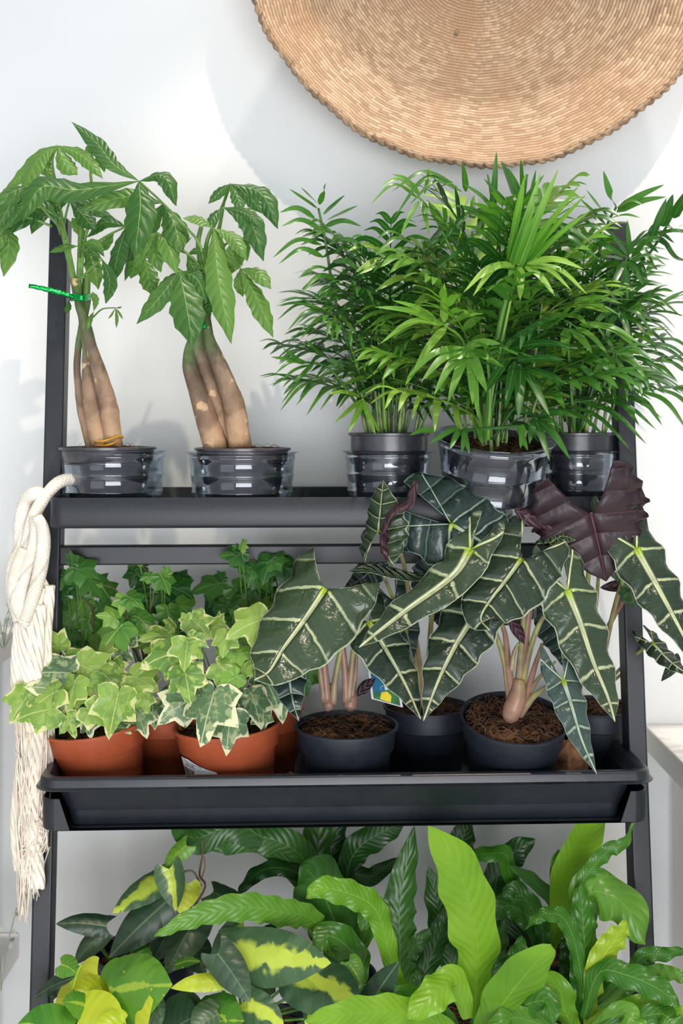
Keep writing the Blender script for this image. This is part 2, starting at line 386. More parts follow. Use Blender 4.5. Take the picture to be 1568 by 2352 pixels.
def arrow(mb, pts, hw, lobe=.38, c=.17, F=(0, -1, .4), cup=.25, wave=.03, scal=.05, kind='aloc', n=22, k=6, spread=0, twist=0, ph=0, sag=0):
    """heart or arrow shaped leaf; pts from petiole junction to tip; hw = half width / length"""
    at, L = frame(pts, F, 40, twist)
    if kind == 'aloc': out = lambda y: (1-y)**1.1*(1+1.25*y)
    else: out = lambda y: (1-y)**.82*(1+1.25*y)*(1-.25*y**6)
    per = .27
    ys = [-lobe*math.cos(PI/2*i/8) for i in range(8)]+[i/n for i in range(n+1)]
    ring = {}
    for sg in (-1, 1):
        rows = []; u1 = []; u2 = []
        for y in ys:
            if y < 0:
                q = -y/lobe; inn = c*q**.75*(1+spread); o_ = c*(1+spread)+(hw-c*(1+spread))*math.sqrt(max(0, 1-q*q))
                o_ = max(o_, inn+.002)
            else: inn = 0; o_ = hw*out(y)
            o_ *= 1+scal*math.cos(2*PI*(y-.42*o_)/per)
            o_ = max(o_, inn+.0015)
            r = []; a = []; b = []
            cc, s, N = at(y)
            for j in range(k+1):
                f = j/k; x = inn+(o_-inn)*f
                ee = abs(2*f-1) if y < -.02 else f
                sv = y-.42*x**1.15
                z = -cup*x*x*(1.6 if y >= 0 else 1.2)/max(hw, .1)*.6 + wave*(x/hw)**2*math.cos(2*PI*sv/per+ph+(.8 if sg > 0 else 0)) - (sag*q*q if y < 0 else 0)
                r.append(cc+(s*sg*x+N*z)*L); a.append((sg*x, y)); b.append((ee, y))
            rows.append(r); u1.append(a); u2.append(b)
        if sg > 0: mb.grid(rows, u1, u2)
        else: mb.grid([q[::-1] for q in rows], [q[::-1] for q in u1], [q[::-1] for q in u2])
IVY = [(0, 1), (9, .84), (22, .62), (36, .68), (50, .80), (60, .66), (78, .50), (96, .53), (112, .58), (128, .50), (145, .42), (162, .34), (173, .24), (180, .10)]
def ivyshape(mb, J, T, F, size, cup=.3, wid=1.0, tipl=1.0):
    """J junction, T unit-ish direction of the middle lobe"""
    pts = [J, J+T*size*.5+Vector((0, 0, -.02*size)), J+T*size+Vector((0, 0, -.16*size))]
    at, L = frame(pts, F, 12)
    ring = []
    for sg in (1, -1):
        seq = IVY if sg > 0 else IVY[::-1][1:-1]
        for a, r in seq: ring.append((sg*a, r*(tipl if a < 20 else 1)*R.uniform(.94, 1.06)))
    n = len(ring); c0, s0, N0 = at(0)
    ctr = mb.add(c0, (0, 0), (0, .5*.2778))
    last = None; K = 4; ids = []
    for kk in range(1, K+1):
        row = []
        for (a, r) in ring:
            q = r*kk/K; x = q*math.sin(math.radians(a))*wid; y = q*math.cos(math.radians(a))
            c_, s, N = at(y) if y > 0 else (at(0)[0]-(at(.08)[0]-at(0)[0])/.08*(-y), at(0)[1], at(0)[2])
            row.append(mb.add(c_+(s*x+N*(-cup*abs(x)**1.5+.07*math.sin(a*.11)*q*q))*L, (x*1.0, y), (kk/K*.999, (a/180+.2778*4.5)/1.0)))
        ids.append(row)
    for j in range(n):
        mb.face(ctr, ids[0][j], ids[0][(j+1) % n])
        for kk in range(K-1): mb.face(ids[kk][j], ids[kk+1][j], ids[kk+1][(j+1) % n], ids[kk][(j+1) % n])
def pxw(w, d): return w/FPX*d

# ------------------------------------------------------------------ setting
WY = 1.62
mb = MB(); mb.box(-2.4, 2.4, WY, WY+.1, 0, 3.4); tag(mb.build('wall_back', M['wall'], smooth=False), None, None, kind='structure')
mb = MB(); mb.box(-2.4, 2.4, -2.2, WY, -.05, 0); tag(mb.build('floor', M['floor'], smooth=False), None, None, kind='structure')

def unit(name, label, x0, x1, top, y0, shelves, legx):
    t = thing(name, label, 'table', ((x0+x1)/2, (y0+WY)/2, 0))
    o = ORG[t.name]
    for z in shelves:
        m_ = MB(); m_.box(x0, x1, y0, WY-.002, z-.034, z); bevel(m_.build('tabletop' if z == top else 'shelf', M['white'], t, False), .002)
    m_ = MB(); m_.box(legx[0], legx[1], y0+.04, WY-.03, 0, top-.034); bevel(m_.build('side_panel', M['white'], t, False), .002)
    return t
unit('display_table', 'white display table at right edge behind the alocasia leaves', .409, 1.2, .842, .9, (.842,), (.44, .46))
lt = unit('display_table', 'white display table at far left beside the hanging rope', -1.3, -.436, .974, 1.05, (.974, .56), (-.475, -.455))

# woven basket on the wall
bc = P(1118, -187, 1.505); BR = .308
bk = thing('woven_basket', 'large round woven straw basket tray hung on the white wall', 'basket', (bc.x, WY, bc.z))
prof = []
nr = 60
def bz(r): return WY-.006-.105*(r/BR)**3.2
rows = []; uvs = []
NA = 220
for i in range(nr+1):
    r = .002+(BR-.002)*i/nr; row = []; u = []
    for j in range(NA+1):
        a = 2*PI*j/NA
        rr = r*(1+.004*math.sin(9*a+1)+.003*math.sin(23*a))
        row.append((bc.x+rr*math.cos(a), bz(r)+.0016*(r/BR)**2*math.sin(a*75)+.003*math.sin(3*a)*(r/BR)**2, bc.z+rr*math.sin(a)*1.0)); u.append((j/NA, r))
    rows.append(row); uvs.append(u)
mb = MB(); mb.grid(rows, uvs, uvs)
b = mb.build('weave', M['basket'], bk); m = b.modifiers.new('solid', 'SOLIDIFY'); m.thickness = .005; m.offset = 0
mb = MB()
NB = 150
for s_ in range(2):
    pts = []
    for j in range(NB*2+1):
        a = 2*PI*j/(NB*2); q = a*NB/2+s_*PI
        r = BR*(1+.004*math.sin(9*a+1)+.003*math.sin(23*a))+.003*math.cos(q)
        pts.append((bc.x+r*math.cos(a), bz(BR)+.002*math.sin(q)+.003*math.sin(3*a)+.002, bc.z+r*math.sin(a)))
    mb.tube(pts, .0025, 6, NB*4, caps=False)
mb.build('rim_braid', M['braid'], bk)
sp = P(1050, 69, 1.595); rr = math.hypot(sp.x-bc.x, sp.z-bc.z); sp.y = bz(rr)-.006
mb = MB(); mb.lathe([(.0001, .004), (.0022, .003), (.003, 0), (.0028, -.002)], 12, Matrix.Translation(sp) @ Matrix.Rotation(PI/2, 4, 'X'))
mb.build('screw_head', M['screw'], bk)

# ------------------------------------------------------------------ plant stand
st = thing('plant_stand', 'black metal three tier leaning plant stand against the white wall', 'shelf', (.006, 1.335, 0), rot=(0, 0, math.radians(2.5)))
SM = Matrix.Translation((.006, 1.335, 0)) @ Matrix.Rotation(math.radians(2.5), 4, 'Z')
def yr(z): return .011+.126*(z-.599)
for sg in (-1, 1):
    mb = MB(); x0, x1 = sorted((sg*.3310, sg*.3530))
    b0 = len(mb.v)
    for z in (0, 1.497):
        y = yr(z)
        for (x, yy) in ((x0, y), (x1, y), (x1, y+.03), (x0, y+.03)): mb.add((x, yy, z))
    for q in ((3, 2, 1, 0), (4, 5, 6, 7), (0, 1, 5, 4), (1, 2, 6, 5), (2, 3, 7, 6), (3, 0, 4, 7)): mb.face(*q)
    bevel(mb.build('rail', M['metal'], st, False, world=False), .0025, 3)
def rrect(x, y0, y1, r, n=6):
    out = []
    for (cx_, cy_, a0) in ((x-r, y0+r, -PI/2), (x-r, y1-r, 0), (-x+r, y1-r, PI/2), (-x+r, y0+r, PI)):
        for i in range(n+1):
            a = a0+PI/2*i/n; out.append((cx_+r*math.cos(a), cy_+r*math.sin(a)))
    return out
def shelf(z0, h, x, y0, y1, cut=None):
    mb = MB(); rows = []
    for (ins, z) in ((.004, z0), (.0008, z0+.0015), (0, z0+.004), (0, z0+h-.0008), (.0006, z0+h), (.0016, z0+h), (.0022, z0+h-.0008), (.0022, z0+.004), (.004, z0+.0025), (.007, z0+.002)):
        rows.append([(a, b, z) for a, b in rrect(x-ins, y0+ins, y1-ins, .016-ins*.8)])
    ids = mb.grid(rows, close=True)
    mb.face(*ids[0][::-1]); mb.face(*ids[-1])
    if cut:
        keep = []
        for f in mb.f:
            c_ = [sum(mb.v[i][k] for i in f)/len(f) for k in range(3)]
            zz = [mb.v[i].z for i in f]
            if len(f) == 4 and c_[1] < y0+.01 and abs(c_[0]) < .2: continue
            keep.append(f)
        mb.f = keep; mb.mi = [0]*len(keep)
        for sg in (-1, 1):   # the short returns of the lip left at both corners
            b0 = len(mb.v); zt = z0+h
            xs = [(cut+.001, z0+.002), (x-.015, z0+.002), (x-.015, zt), (cut+.012, zt)]
            for yy in (y0, y0+.0022):
                for (a, zz) in xs: mb.add((sg*a, yy, zz))
            for q in ((0, 1, 2, 3), (7, 6, 5, 4), (0, 4, 5, 1), (1, 5, 6, 2), (2, 6, 7, 3), (3, 7, 4, 0)): mb.face(*[b0+i for i in q])
    o = mb.build('shelf', M['metal'], st, True, world=False)
    m = o.modifiers.new('es', 'EDGE_SPLIT'); m.split_angle = .9
shelf(1.1325, .034, .3300, 0, .222)
shelf(.806, .036, .3335, -.025, .200, cut=.301)
shelf(.476, .036, .3300, -.055, .19)
for z in (1.083, .42, 1.45):
    if z > 1.4: continue
    y = yr(z); mb = MB(); mb.box(-.3325, .3325, y+.004, y+.022, z, z+.0225); bevel(mb.build('crossbar', M['metal'], st, False, world=False), .002)

# plastic tray on the middle shelf
tr = thing('grow_tray', 'wide black plastic plant tray with rolled rim on the middle shelf', 'tray', SM @ Vector((0, .085, .8083)), rot=(0, 0, math.radians(2.5)))
mb = MB(); rows = []
TY0, TY1 = -.115, .104; ZT = .0595
for (xi, z, r) in ((.304, .0, .012), (.3155, ZT-.012, .016), (.3275, ZT-.0125, .018), (.3375, ZT-.0132, .022), (.3385, ZT-.0115, .022), (.3352, ZT-.010, .020), (.3342, ZT-.002, .020), (.3325, ZT, .019), (.3250, ZT, .017), (.3225, ZT-.003, .015), (.303, .003, .011)):
    e = .3385-xi
    rows.append([(a, b, z) for a, b in rrect(xi, TY0-.012+e, TY1+.0115-e, r)])
ids = mb.grid(rows, close=True); mb.face(*ids[0][::-1]); mb.face(*ids[-1])
o = mb.build('tray_body', M['plastic'], tr, True, world=False); m = o.modifiers.new('es', 'EDGE_SPLIT'); m.split_angle = 1.0
b_ = o.modifiers.new('bv', 'BEVEL'); b_.width = .0007; b_.segments = 2
FLOOR1, FLOOR2, FLOOR3 = 1.1347, .8131, .4782

# ------------------------------------------------------------------ pots
def potprof(rt, rb, h, band=.25, th=.0018, ribs=0):
    zb = h*(1-band); rs = rb+(rt*.93-rb)*(zb/h)
    p = [(.0005, 0), (rb*.94, 0), (rb, .003)]
    if ribs:
        for i in range(ribs):
            z = .003+(zb-.003)*(i+.9)/ribs; r = rb+(rs-rb)*z/zb
            p += [(r-.0002, z-.002), (r+.0016, z-.0008), (r+.0016, z), (r+.0002, z+.0006)]
    p += [(rs, zb-.001), (rs+.003, zb+.001), (rt-.0022, h-.004), (rt+.0006, h-.0032), (rt+.0008, h-.0006), (rt-.0004, h), (rt-.0022, h-.0004), (rt-.003, h-.006), (rt-.005, h*.80), (.0005, h*.80)]
    return p
def soil(pot, Mx, r, z, amp=.004, seed=0, parent=None, fibres=40):
    mb = MB(); rows = []
    for i in range(15):
        q = max(.0004, r*i/14); row = []
        for j in range(40):
            a = 2*PI*j/40; v = Vector((q*math.cos(a), q*math.sin(a), 0))
            zz = z+amp*noise.fractal(v*55+Vector((seed, 0, 0)), 1, 2, 3)*(1 if i < 14 else .2)+.003*(1-(i/14)**2)
            row.append(Mx @ Vector((v.x, v.y, zz)))
        rows.append(row)
    ids = mb.grid(rows, close=True)
    so = mb.build('soil', M['soil'], parent)
    if fibres:
        mb = MB()
        for _ in range(fibres):
            a = R.uniform(0, 2*PI); q = r*math.sqrt(R.random())*.95; l = R.uniform(.006, .02); b_ = R.uniform(0, 2*PI)
            c0 = Vector((q*math.cos(a), q*math.sin(a), z+.003)); d_ = Vector((math.cos(b_), math.sin(b_), 0))
            mb.tube([Mx @ (c0-d_*l/2), Mx @ (c0+Vector((0, 0, R.uniform(.002, .006)))), Mx @ (c0+d_*l/2)], R.uniform(.00014, .00032), 4, 5)
        mb.build('root_fibre', M['coir'], so)['kind'] = 'stuff'
    return so
def potted(name, label, category, base, rt, rb, h, mat, tilt=(0, 0), band=.25, ribs=0, group=None, soilz=.9, fib=40):
    """base = world point under the pot; tilt = (toward camera, to the right) in degrees"""
    base = Vector(base); t = thing(name, label, category, base, group)
    Mx = Matrix.Translation(base) @ Matrix.Rotation(math.radians(tilt[0]), 4, 'X') @ Matrix.Rotation(math.radians(tilt[1]), 4, 'Y')
    if tilt != (0, 0):
        lo = min((Mx @ Vector((rb*math.cos(a*.2), rb*math.sin(a*.2), 0))).z for a in range(32)); Mx = Matrix.Translation((0, 0, base.z-lo)) @ Mx
    mb = MB(); mb.lathe(potprof(rt, rb, h, band, ribs=ribs), 56, Mx)
    p = mb.build('pot', mat, t); m = p.modifiers.new('es', 'EDGE_SPLIT'); m.split_angle = .9
    rsoil = rt-.004
    soil(p, Mx, rsoil-.0015, h*soilz, seed=R.uniform(0, 99), parent=t, fibres=fib)
    return t, Mx
def base_at(px, d, zf): return Vector(((px-CX)/FPX*d, d, zf))
def cover(label, base, rt, rb, h, tilt=(0, 0), nr=4):
    base = Vector(base); t = thing('clear_plastic_pot_cover', label, 'pot cover', base, None)
    Mx = Matrix.Translation(base) @ Matrix.Rotation(math.radians(tilt[0]), 4, 'X') @ Matrix.Rotation(math.radians(tilt[1]), 4, 'Y')
    mb = MB(); p = [(.0005, 0), (rb*.95, 0), (rb, .003)]
    for i in range(nr):
        z = h*(i+.8)/nr; r = rb+(rt-rb)*z/h; p += [(r-.0004, z-.005), (r+.0006, z-.003), (r+.0006, z-.001), (r-.0002, z)]
    p += [(rt, h-.002), (rt+.004, h), (rt+.0045, h+.0006), (rt+.001, h+.0004)]
    mb.lathe(p, 72, Mx); o = mb.build('cup', M['clear'], t)
    m = o.modifiers.new('solid', 'SOLIDIFY'); m.thickness = .0004
    return t

# ------------------------------------------------------------------ money trees
def leaf(parent, name, mat, fn, *a, **k):
    mb = MB(); fn(mb, *a, **k); return mb.build(name, mat, parent)
LEAFD = {}
def cluster(parent, node, d, leaflets, stalk=None, sd=None, rs=.0013, mat=None):
    """a compound leaf: stalk part with its leaflets as one leaf part"""
    mb = MB()
    for lf in leaflets:
        pts, w = lf[0], lf[1]; dd = lf[2] if len(lf) > 2 else (d, d-.012)
        P3 = pts3([node]+list(pts), dd)
        sx = R.uniform(-.35, .35)
        blade(mb, P3, pxw(w, d), 'obov', F=(sx, -1, R.uniform(.2, .8)), cup=R.uniform(.15, .4), n=16, k=3, fold=0, wave=.02, wf=5, ph=R.uniform(0, 6))
    o = mb.build('leaf', mat or M['money'], parent)
    if stalk:
        mb = MB(); mb.tube(pts3([node]+stalk, sd or (d, d+.02)), [rs, rs*1.3], 6, 10); mb.build('leaf_stalk', M['stem'], o)
    return o
def trunkpart(parent, pts, wpx, d, name='trunk', mat=None):
    mb = MB(); mb.tube(pts3(pts, d), [pxw(w, d if not isinstance(d, tuple) else d[0])/2 for w in wpx], 14, 24, caps=True)
    for i, v in enumerate(mb.v):
        mb.v[i] = v+Vector((1, 1, 0))*(.0009*noise.noise(v*70))
    return mb.build(name, mat or M['trunk'], parent)
d1 = 1.40
mt1, Mx = potted('money_tree', 'braided money tree tied with shiny green ribbon, leftmost on the top shelf', 'potted plant', base_at(247, d1, FLOOR1+.001), .0560, .0385, .086, M['potgloss'], (0, 0), .2, 4, 'money trees on the top shelf', soilz=.965, fib=10)
trunkpart(mt1, [(234, 1034), (213, 930), (200, 850), (196, 800), (185, 720), (182, 680)], [50, 44, 24, 15, 15, 12], (1.392, 1.40))
trunkpart(mt1, [(262, 1032), (248, 930), (220, 830), (192, 740), (178, 690), (172, 640)], [42, 44, 30, 21, 17, 14], (1.385, 1.39))
trunkpart(mt1, [(212, 1030), (188, 950), (178, 860), (180, 790), (195, 720), (205, 680)], [26, 20, 16, 16, 16, 14], (1.415, 1.41))
trunkpart(mt1, [(250, 1030), (240, 930), (226, 850), (210, 780), (190, 700), (198, 640)], [22, 20, 18, 17, 16, 14], (1.425, 1.41))
for pp, w in (([(176, 690), (163, 620), (150, 560), (139, 500), (136, 440)], [14, 12, 10, 8]), ([(180, 690), (182, 620), (184, 540), (186, 480)], [13, 12, 10, 9]), ([(172, 640), (160, 580), (148, 530), (140, 480)], [8, 7, 6]), ([(198, 690), (200, 650), (200, 630)], [17, 16, 14]), ([(186, 640), (192, 560), (215, 470), (208, 400), (214, 345)], [9, 8, 7, 5])):
    mb = MB(); mb.tube(pts3(pp, 1.40), [pxw(q, 1.4)/2 for q in w], 8, 16); mb.build('stem', M['stem'], mt1)
mb = MB()
for k_ in range(3): mb.tube(pts3([(164, 680+k_*4, 1.40), (175, 677+k_*5, 1.383), (190, 682+k_*3, 1.38), (206, 676+k_*4, 1.40)], 1.39), .0022, 6, 12)
mb.tube(pts3([(172, 684), (150, 676), (120, 668), (95, 662), (66, 656)], (1.385, 1.37)), [.0026, .0034, .0026], 5, 16, tw=.5)
mb.build('ribbon_tie', M['foil'], mt1)
mb = MB(); mb.tube(pts3([(212, 1014, 1.39), (235, 1014, 1.366), (276, 1002, 1.38), (278, 1008, 1.385), (250, 1022, 1.368), (214, 1024, 1.385)], 1.37), .0015, 6, 22); mb.build('rubber_band', M['rubber'], mt1)
cl = cluster
cl(mt1, (132, 334), 1.36, [([(84, 372), (42, 470)], 44), ([(150, 375), (178, 402)], 42), ([(190, 358), (236, 410)], 36), ([(95, 352), (52, 400), (8, 440)], 34, (1.38, 1.37)), ([(100, 374), (126, 412)], 34, (1.38, 1.39))], [(120, 370), (128, 420), (138, 480)])
cl(mt1, (218, 327), 1.37, [([(230, 355), (240, 396)], 30), ([(206, 335), (192, 372)], 20)], [(210, 350), (208, 390)])
cl(mt1, (60, 428), 1.35, [([(30, 440), (-30, 470)], 52), ([(18, 480), (-20, 560)], 50, (1.36, 1.37)), ([(50, 480), (5, 530)], 30)], [(90, 470), (135, 520)])
cl(mt1, (136, 500), 1.37, [([(80, 478), (2, 545)], 56), ([(100, 450), (70, 430)], 30, (1.39, 1.4))], [(140, 520), (150, 550)])
cl(mt1, (15, 520), 1.35, [([(20, 560), (8, 636)], 46), ([(0, 540), (-30, 600)], 40)], [(60, 500), (120, 520)])
cl(mt1, (100, 436), 1.38, [([(92, 480), (72, 538)], 42)], [(120, 480), (140, 540)])
cl(mt1, (180, 565), 1.375, [([(145, 568), (113, 580)], 18), ([(215, 558), (240, 590)], 22)], [(183, 590)])
cl(mt1, (234, 595), 1.35, [([(252, 645), (243, 698)], 36), ([(215, 580), (200, 570)], 18)], [(205, 620), (176, 648)])
cl(mt1, (290, 520), 1.37, [([(272, 580), (256, 656)], 44), ([(302, 570), (286, 646)], 46, (1.40, 1.42)), ([(320, 560), (330, 600)], 40, (1.40, 1.42)), ([(240, 510), (200, 545)], 40, (1.39, 1.40))], [(240, 545), (190, 580)])
cl(mt1, (200, 560), 1.41, [([(214, 610), (226, 665)], 40), ([(235, 560), (262, 530)], 34), ([(178, 520), (165, 500)], 26)], [(190, 590)])
cl(mt1, (160, 460), 1.39, [([(196, 500), (218, 528)], 42), ([(200, 470), (262, 500)], 40, (1.40, 1.42)), ([(228, 455), (276, 470)], 38, (1.41, 1.43)), ([(130, 470), (100, 500)], 30)], [(150, 500), (146, 540)])
cl(mt1, (215, 715), 1.385, [([(218, 690), (212, 670)], 18), ([(205, 735), (200, 760)], 14)], None)
cl(mt1, (158, 690), 1.39, [([(156, 705), (152, 722)], 16)], None)
cl(mt1, (265, 707), 1.385, [([(256, 722), (248, 733)], 6), ([(268, 730), (267, 754)], 8), ([(275, 720), (282, 734)], 6), ([(275, 706), (280, 704)], 5)], [(235, 710), (212, 730)], rs=.0008)
cover('clear cup around the leftmost black pot on the top shelf', base_at(260, 1.408, FLOOR1), .0600, .0550, .082)
mt2, Mx = potted('money_tree', 'braided money tree with leaves drooping over bare trunks, second from left on top shelf', 'potted plant', base_at(557, d1, FLOOR1+.001), .0555, .0385, .085, M['potgloss'], (0, 0), .2, 4, 'money trees on the top shelf', soilz=.965, fib=10)
trunkpart(mt2, [(499, 1036), (468, 940), (438, 850), (434, 810), (440, 780)], [58, 50, 36, 26, 18], (1.39, 1.40))
trunkpart(mt2, [(522, 1034), (495, 920), (468, 840), (452, 790), (462, 740), (468, 680)], [36, 34, 34, 28, 22, 18], (1.40, 1.40))
trunkpart(mt2, [(552, 1034), (537, 930), (508, 850), (482, 780), (474, 720), (474, 650)], [54, 50, 40, 24, 20, 16], (1.385, 1.39))
trunkpart(mt2, [(530, 1034), (500, 930), (485, 850), (468, 780), (478, 700), (470, 640)], [26, 26, 24, 20, 18, 14], (1.425, 1.41))
for pp, w in (([(470, 700), (462, 620), (455, 560), (462, 520)], [16, 12, 10]), ([(476, 690), (484, 600), (500, 540), (512, 480)], [12, 10, 7]), ([(470, 660), (474, 560), (500, 500), (528, 428)], [12, 9, 6])):
    mb = MB(); mb.tube(pts3(pp, 1.40), [pxw(q, 1.4)/2 for q in w], 8, 16); mb.build('stem', M['stem'], mt2)
mb = MB()
for k_ in range(3): mb.tube(pts3([(458, 742+k_*4, 1.40), (468, 746+k_*3, 1.383), (482, 742+k_*4, 1.395)], 1.39), .002, 6, 8)
mb.build('ribbon_tie', M['foil'], mt2)
cl(mt2, (319, 416), 1.35, [([(180, 436), (95, 430), (52, 508)], 70, (1.35, 1.30)), ([(262, 378), (222, 328), (164, 279)], 44, (1.35, 1.36)), ([(322, 480), (308, 592)], 72, (1.35, 1.32)), ([(375, 404), (405, 474)], 42, (1.35, 1.34))], [(372, 465), (410, 505), (456, 556), (470, 610)])
cl(mt2, (374, 467), 1.37, [([(402, 520), (412, 582)], 60, (1.37, 1.35)), ([(290, 452), (172, 486)], 46, (1.38, 1.37)), ([(350, 510), (330, 560)], 44, (1.39, 1.40))], None)
cl(mt2, (491, 524), 1.36, [([(458, 505), (419, 501)], 30), ([(502, 640), (531, 790)], 62, (1.36, 1.32)), ([(536, 548), (566, 598)], 36), ([(505, 560), (512, 600)], 26, (1.38, 1.39))], [(486, 560), (472, 640)])
cl(mt2, (514, 476), 1.37, [([(572, 505), (605, 600)], 56), ([(565, 490), (596, 520)], 26), ([(492, 495), (478, 520)], 30)], [(505, 510), (492, 560)])
cl(mt2, (529, 422), 1.38, [([(600, 445), (638, 526)], 48), ([(575, 455), (601, 490)], 34), ([(505, 440), (478, 468)], 26), ([(546, 455), (556, 482)], 34)], [(518, 450), (512, 476)])
cl(mt2, (412, 622), 1.35, [([(428, 700), (443, 796)], 78, (1.35, 1.32)), ([(372, 676), (314, 744)], 46), ([(384, 655), (371, 688)], 42, (1.35, 1.36)), ([(452, 640), (474, 694)], 44, (1.36, 1.34))], [(430, 640), (465, 680)])
cl(mt2, (361, 534), 1.36, [([(384, 560), (406, 630)], 48), ([(330, 556), (312, 614)], 36), ([(352, 575), (370, 626)], 42, (1.38, 1.38)), ([(395, 560), (408, 590)], 36, (1.375, 1.38))], [(400, 560), (450, 600), (466, 640)])
cl(mt2, (330, 590), 1.39, [([(340, 635), (351, 678)], 46), ([(310, 610), (300, 640)], 36)], [(380, 600), (440, 640)])
cl(mt2, (552, 617), 1.37, [([(592, 690), (627, 775)], 48), ([(592, 628), (622, 664)], 40), ([(550, 650), (558, 682)], 28, (1.39, 1.39)), ([(535, 590), (528, 560)], 34)], [(520, 610), (480, 650)])
cl(mt2, (545, 540), 1.39, [([(540, 590), (530, 630)], 44), ([(555, 560), (568, 600)], 34)], [(500, 580), (478, 640)])
cl(mt2, (478, 655), 1.36, [([(484, 690), (477, 724)], 32)], None)
cl(mt2, (430, 585), 1.375, [([(450, 575), (480, 580)], 20), ([(446, 620), (470, 660)], 34), ([(415, 565), (440, 545)], 20)], [(450, 610), (466, 650)])
cover('clear cup around the black pot of the second money tree', base_at(556, 1.405, FLOOR1), .0620, .0560, .080)

# ------------------------------------------------------------------ palms
def frond(parent, rach, n, ll, lw, mat, F=(0, -1, .6), droop=.35, spread=62, sub=9, tipd=None):
    """rachis world points; n leaflet pairs; ll leaflet length, lw width in metres"""
    C_ = cat(rach, 40); mb = MB()
    for i in range(n):
        t = .30+.70*i/(n-1); q = t*40; k0 = min(int(q), 39); c0 = C_[k0].lerp(C_[k0+1], q-k0)
        T = (C_[min(k0+1, 40)]-C_[max(k0-1, 0)]).normalized()
        s = T.cross(Vector(F)).normalized(); N = s.cross(T)
        size = math.sin(PI*(.16+.70*(i/(n-1))))**.6
        for sg in (-1, 1):
            a = math.radians(spread*(1-.55*(i/(n-1)))*R.uniform(.85, 1.12))
            D = (T*math.cos(a)+s*sg*math.sin(a)+N*R.uniform(-.1, .15)).normalized()
            l = ll*size*R.uniform(.85, 1.1); g = Vector((0, 0, -1))
            p = [c0, c0+D*l*.5+g*l*droop*.12, c0+D*l*.94+g*l*droop*.62]
            blade(mb, p, lw*(.6+.4*size)*R.uniform(.85, 1.15), 'palm', F=(N.x+R.uniform(-.3, .3), N.y-.3, N.z+.3), cup=.1, n=sub, k=1, fold=.3)
    mb.tube(rach, [.0016, .0006], 5, 16)
    return mb.build('frond', mat, parent)
def fan(parent, node, tips, w, d, mat, stalk=None, dd=.03, rs=.0014):
    """hero frond whose leaflets are given one by one: tips = [(bx,by, tx,ty[,sag])]"""
    mb = MB()
    for tp in tips:
        bx, by, tx, ty = tp[:4]; sag = tp[4] if len(tp) > 4 else 0; ww = tp[5] if len(tp) > 5 else w
        L = math.hypot(tx-bx, ty-by)
        mx, my = (bx+tx)/2, (by+ty)/2-sag*L
        p = [P(bx, by, d), P(mx, my, d-dd*.6), P(tx, ty, d-dd)]
        blade(mb, p, pxw(ww, d), 'palm', F=(R.uniform(-.4, .4), -1, R.uniform(.2, .9)), cup=.1, n=12, k=1, fold=.25)
    if stalk: mb.tube(pts3([node]+stalk, (d, d+.03)), [rs, rs*1.5], 6, 14)
    return mb.build('frond', mat, parent)
def palm(t, base, n, spreadr, hmin, hmax, ll, lw, mats, canes=16, seed=1, zt=0, front=0, rl=(.10, .15), azr=(0, 2*PI), tuft=.03):
    R.seed(seed); g = []
    for k in range(canes):
        a = R.uniform(0, 2*PI); q = tuft*math.sqrt(R.random())
        b = base+Vector((q*math.cos(a), q*math.sin(a), 0)); h = R.uniform(hmin*.6, hmax*.7)
        top = b+Vector((q*1.0*math.cos(a), q*1.0*math.sin(a), h))
        mb = MB(); mb.tube([b-Vector((0, 0, .01)), b.lerp(top, .5)+Vector((R.uniform(-.004, .004), 0, 0)), top], [R.uniform(.0016, .003), .0012], 6, 8)
        mb.build('cane', M['palmstem'], t)
    for k in range(n):
        a = azr[0]+(azr[1]-azr[0])*((k*.618034) % 1)+R.uniform(-.2, .2)
        f = (k+.5)/n
        hs = hmin+(hmax-hmin)*f*R.uniform(.85, 1.05)
        q0 = tuft*.6; dirv = Vector((math.cos(a), math.sin(a), 0))
        el = math.radians(18+62*f*R.uniform(.7, 1.1)); rlen = R.uniform(*rl)
        s0 = base+dirv*q0*.8+Vector((0, 0, hs*.35)); s1 = base+dirv*(q0+.008)+Vector((0, 0, hs*.8))
        d0 = dirv*math.cos(el)+Vector((0, 0, math.sin(el)))
        c1 = s1+d0*rlen*.5*spreadr; c2 = s1+d0*rlen*.85*spreadr+dirv*rlen*.12; c2.z -= rlen*.06
        for cc in (c1, c2): cc.y = min(cc.y, WY-.05)
        frond(t, [s0, s1, c1, c2], R.choice((7, 8, 9)), ll*R.uniform(.8, 1.15), lw*R.uniform(.8, 1.2), mats[k % len(mats)],
              F=tuple((Vector((0, 0, 1))*.9-dirv*.35+Vector((0, -.35, 0)))), droop=R.uniform(.3, .9))
PG = 'parlour palms on the top shelf'
pb = base_at(893, 1.44, FLOOR1+.001)
pl1, Mx = potted('parlour_palm', 'dark leafy parlour palm in an upright pot beside the second money tree', 'potted plant', pb, .0485, .036, .102, M['potgloss'], (0, 0), .22, 4, PG, fib=8)
palm(pl1, pb+Vector((0, 0, .092)), 44, 1.0, .05, .225, .070, .0078, [M['palmd'], M['palm'], M['palmd']], 26, 11, rl=(.08, .125))
pb = base_at(1325, 1.46, FLOOR1+.001)
pl3, Mx = potted('parlour_palm', 'parlour palm nearest the right rail of the stand, leaves reaching past it', 'potted plant', pb, .0455, .034, .102, M['potgloss'], (0, 0), .22, 4, PG, fib=8)
palm(pl3, pb+Vector((0, 0, .092)), 44, 1.0, .05, .225, .068, .0082, [M['palmd'], M['palm'], M['palm']], 26, 23, rl=(.08, .13))
pb = base_at(1125, 1.385, FLOOR1+.001)
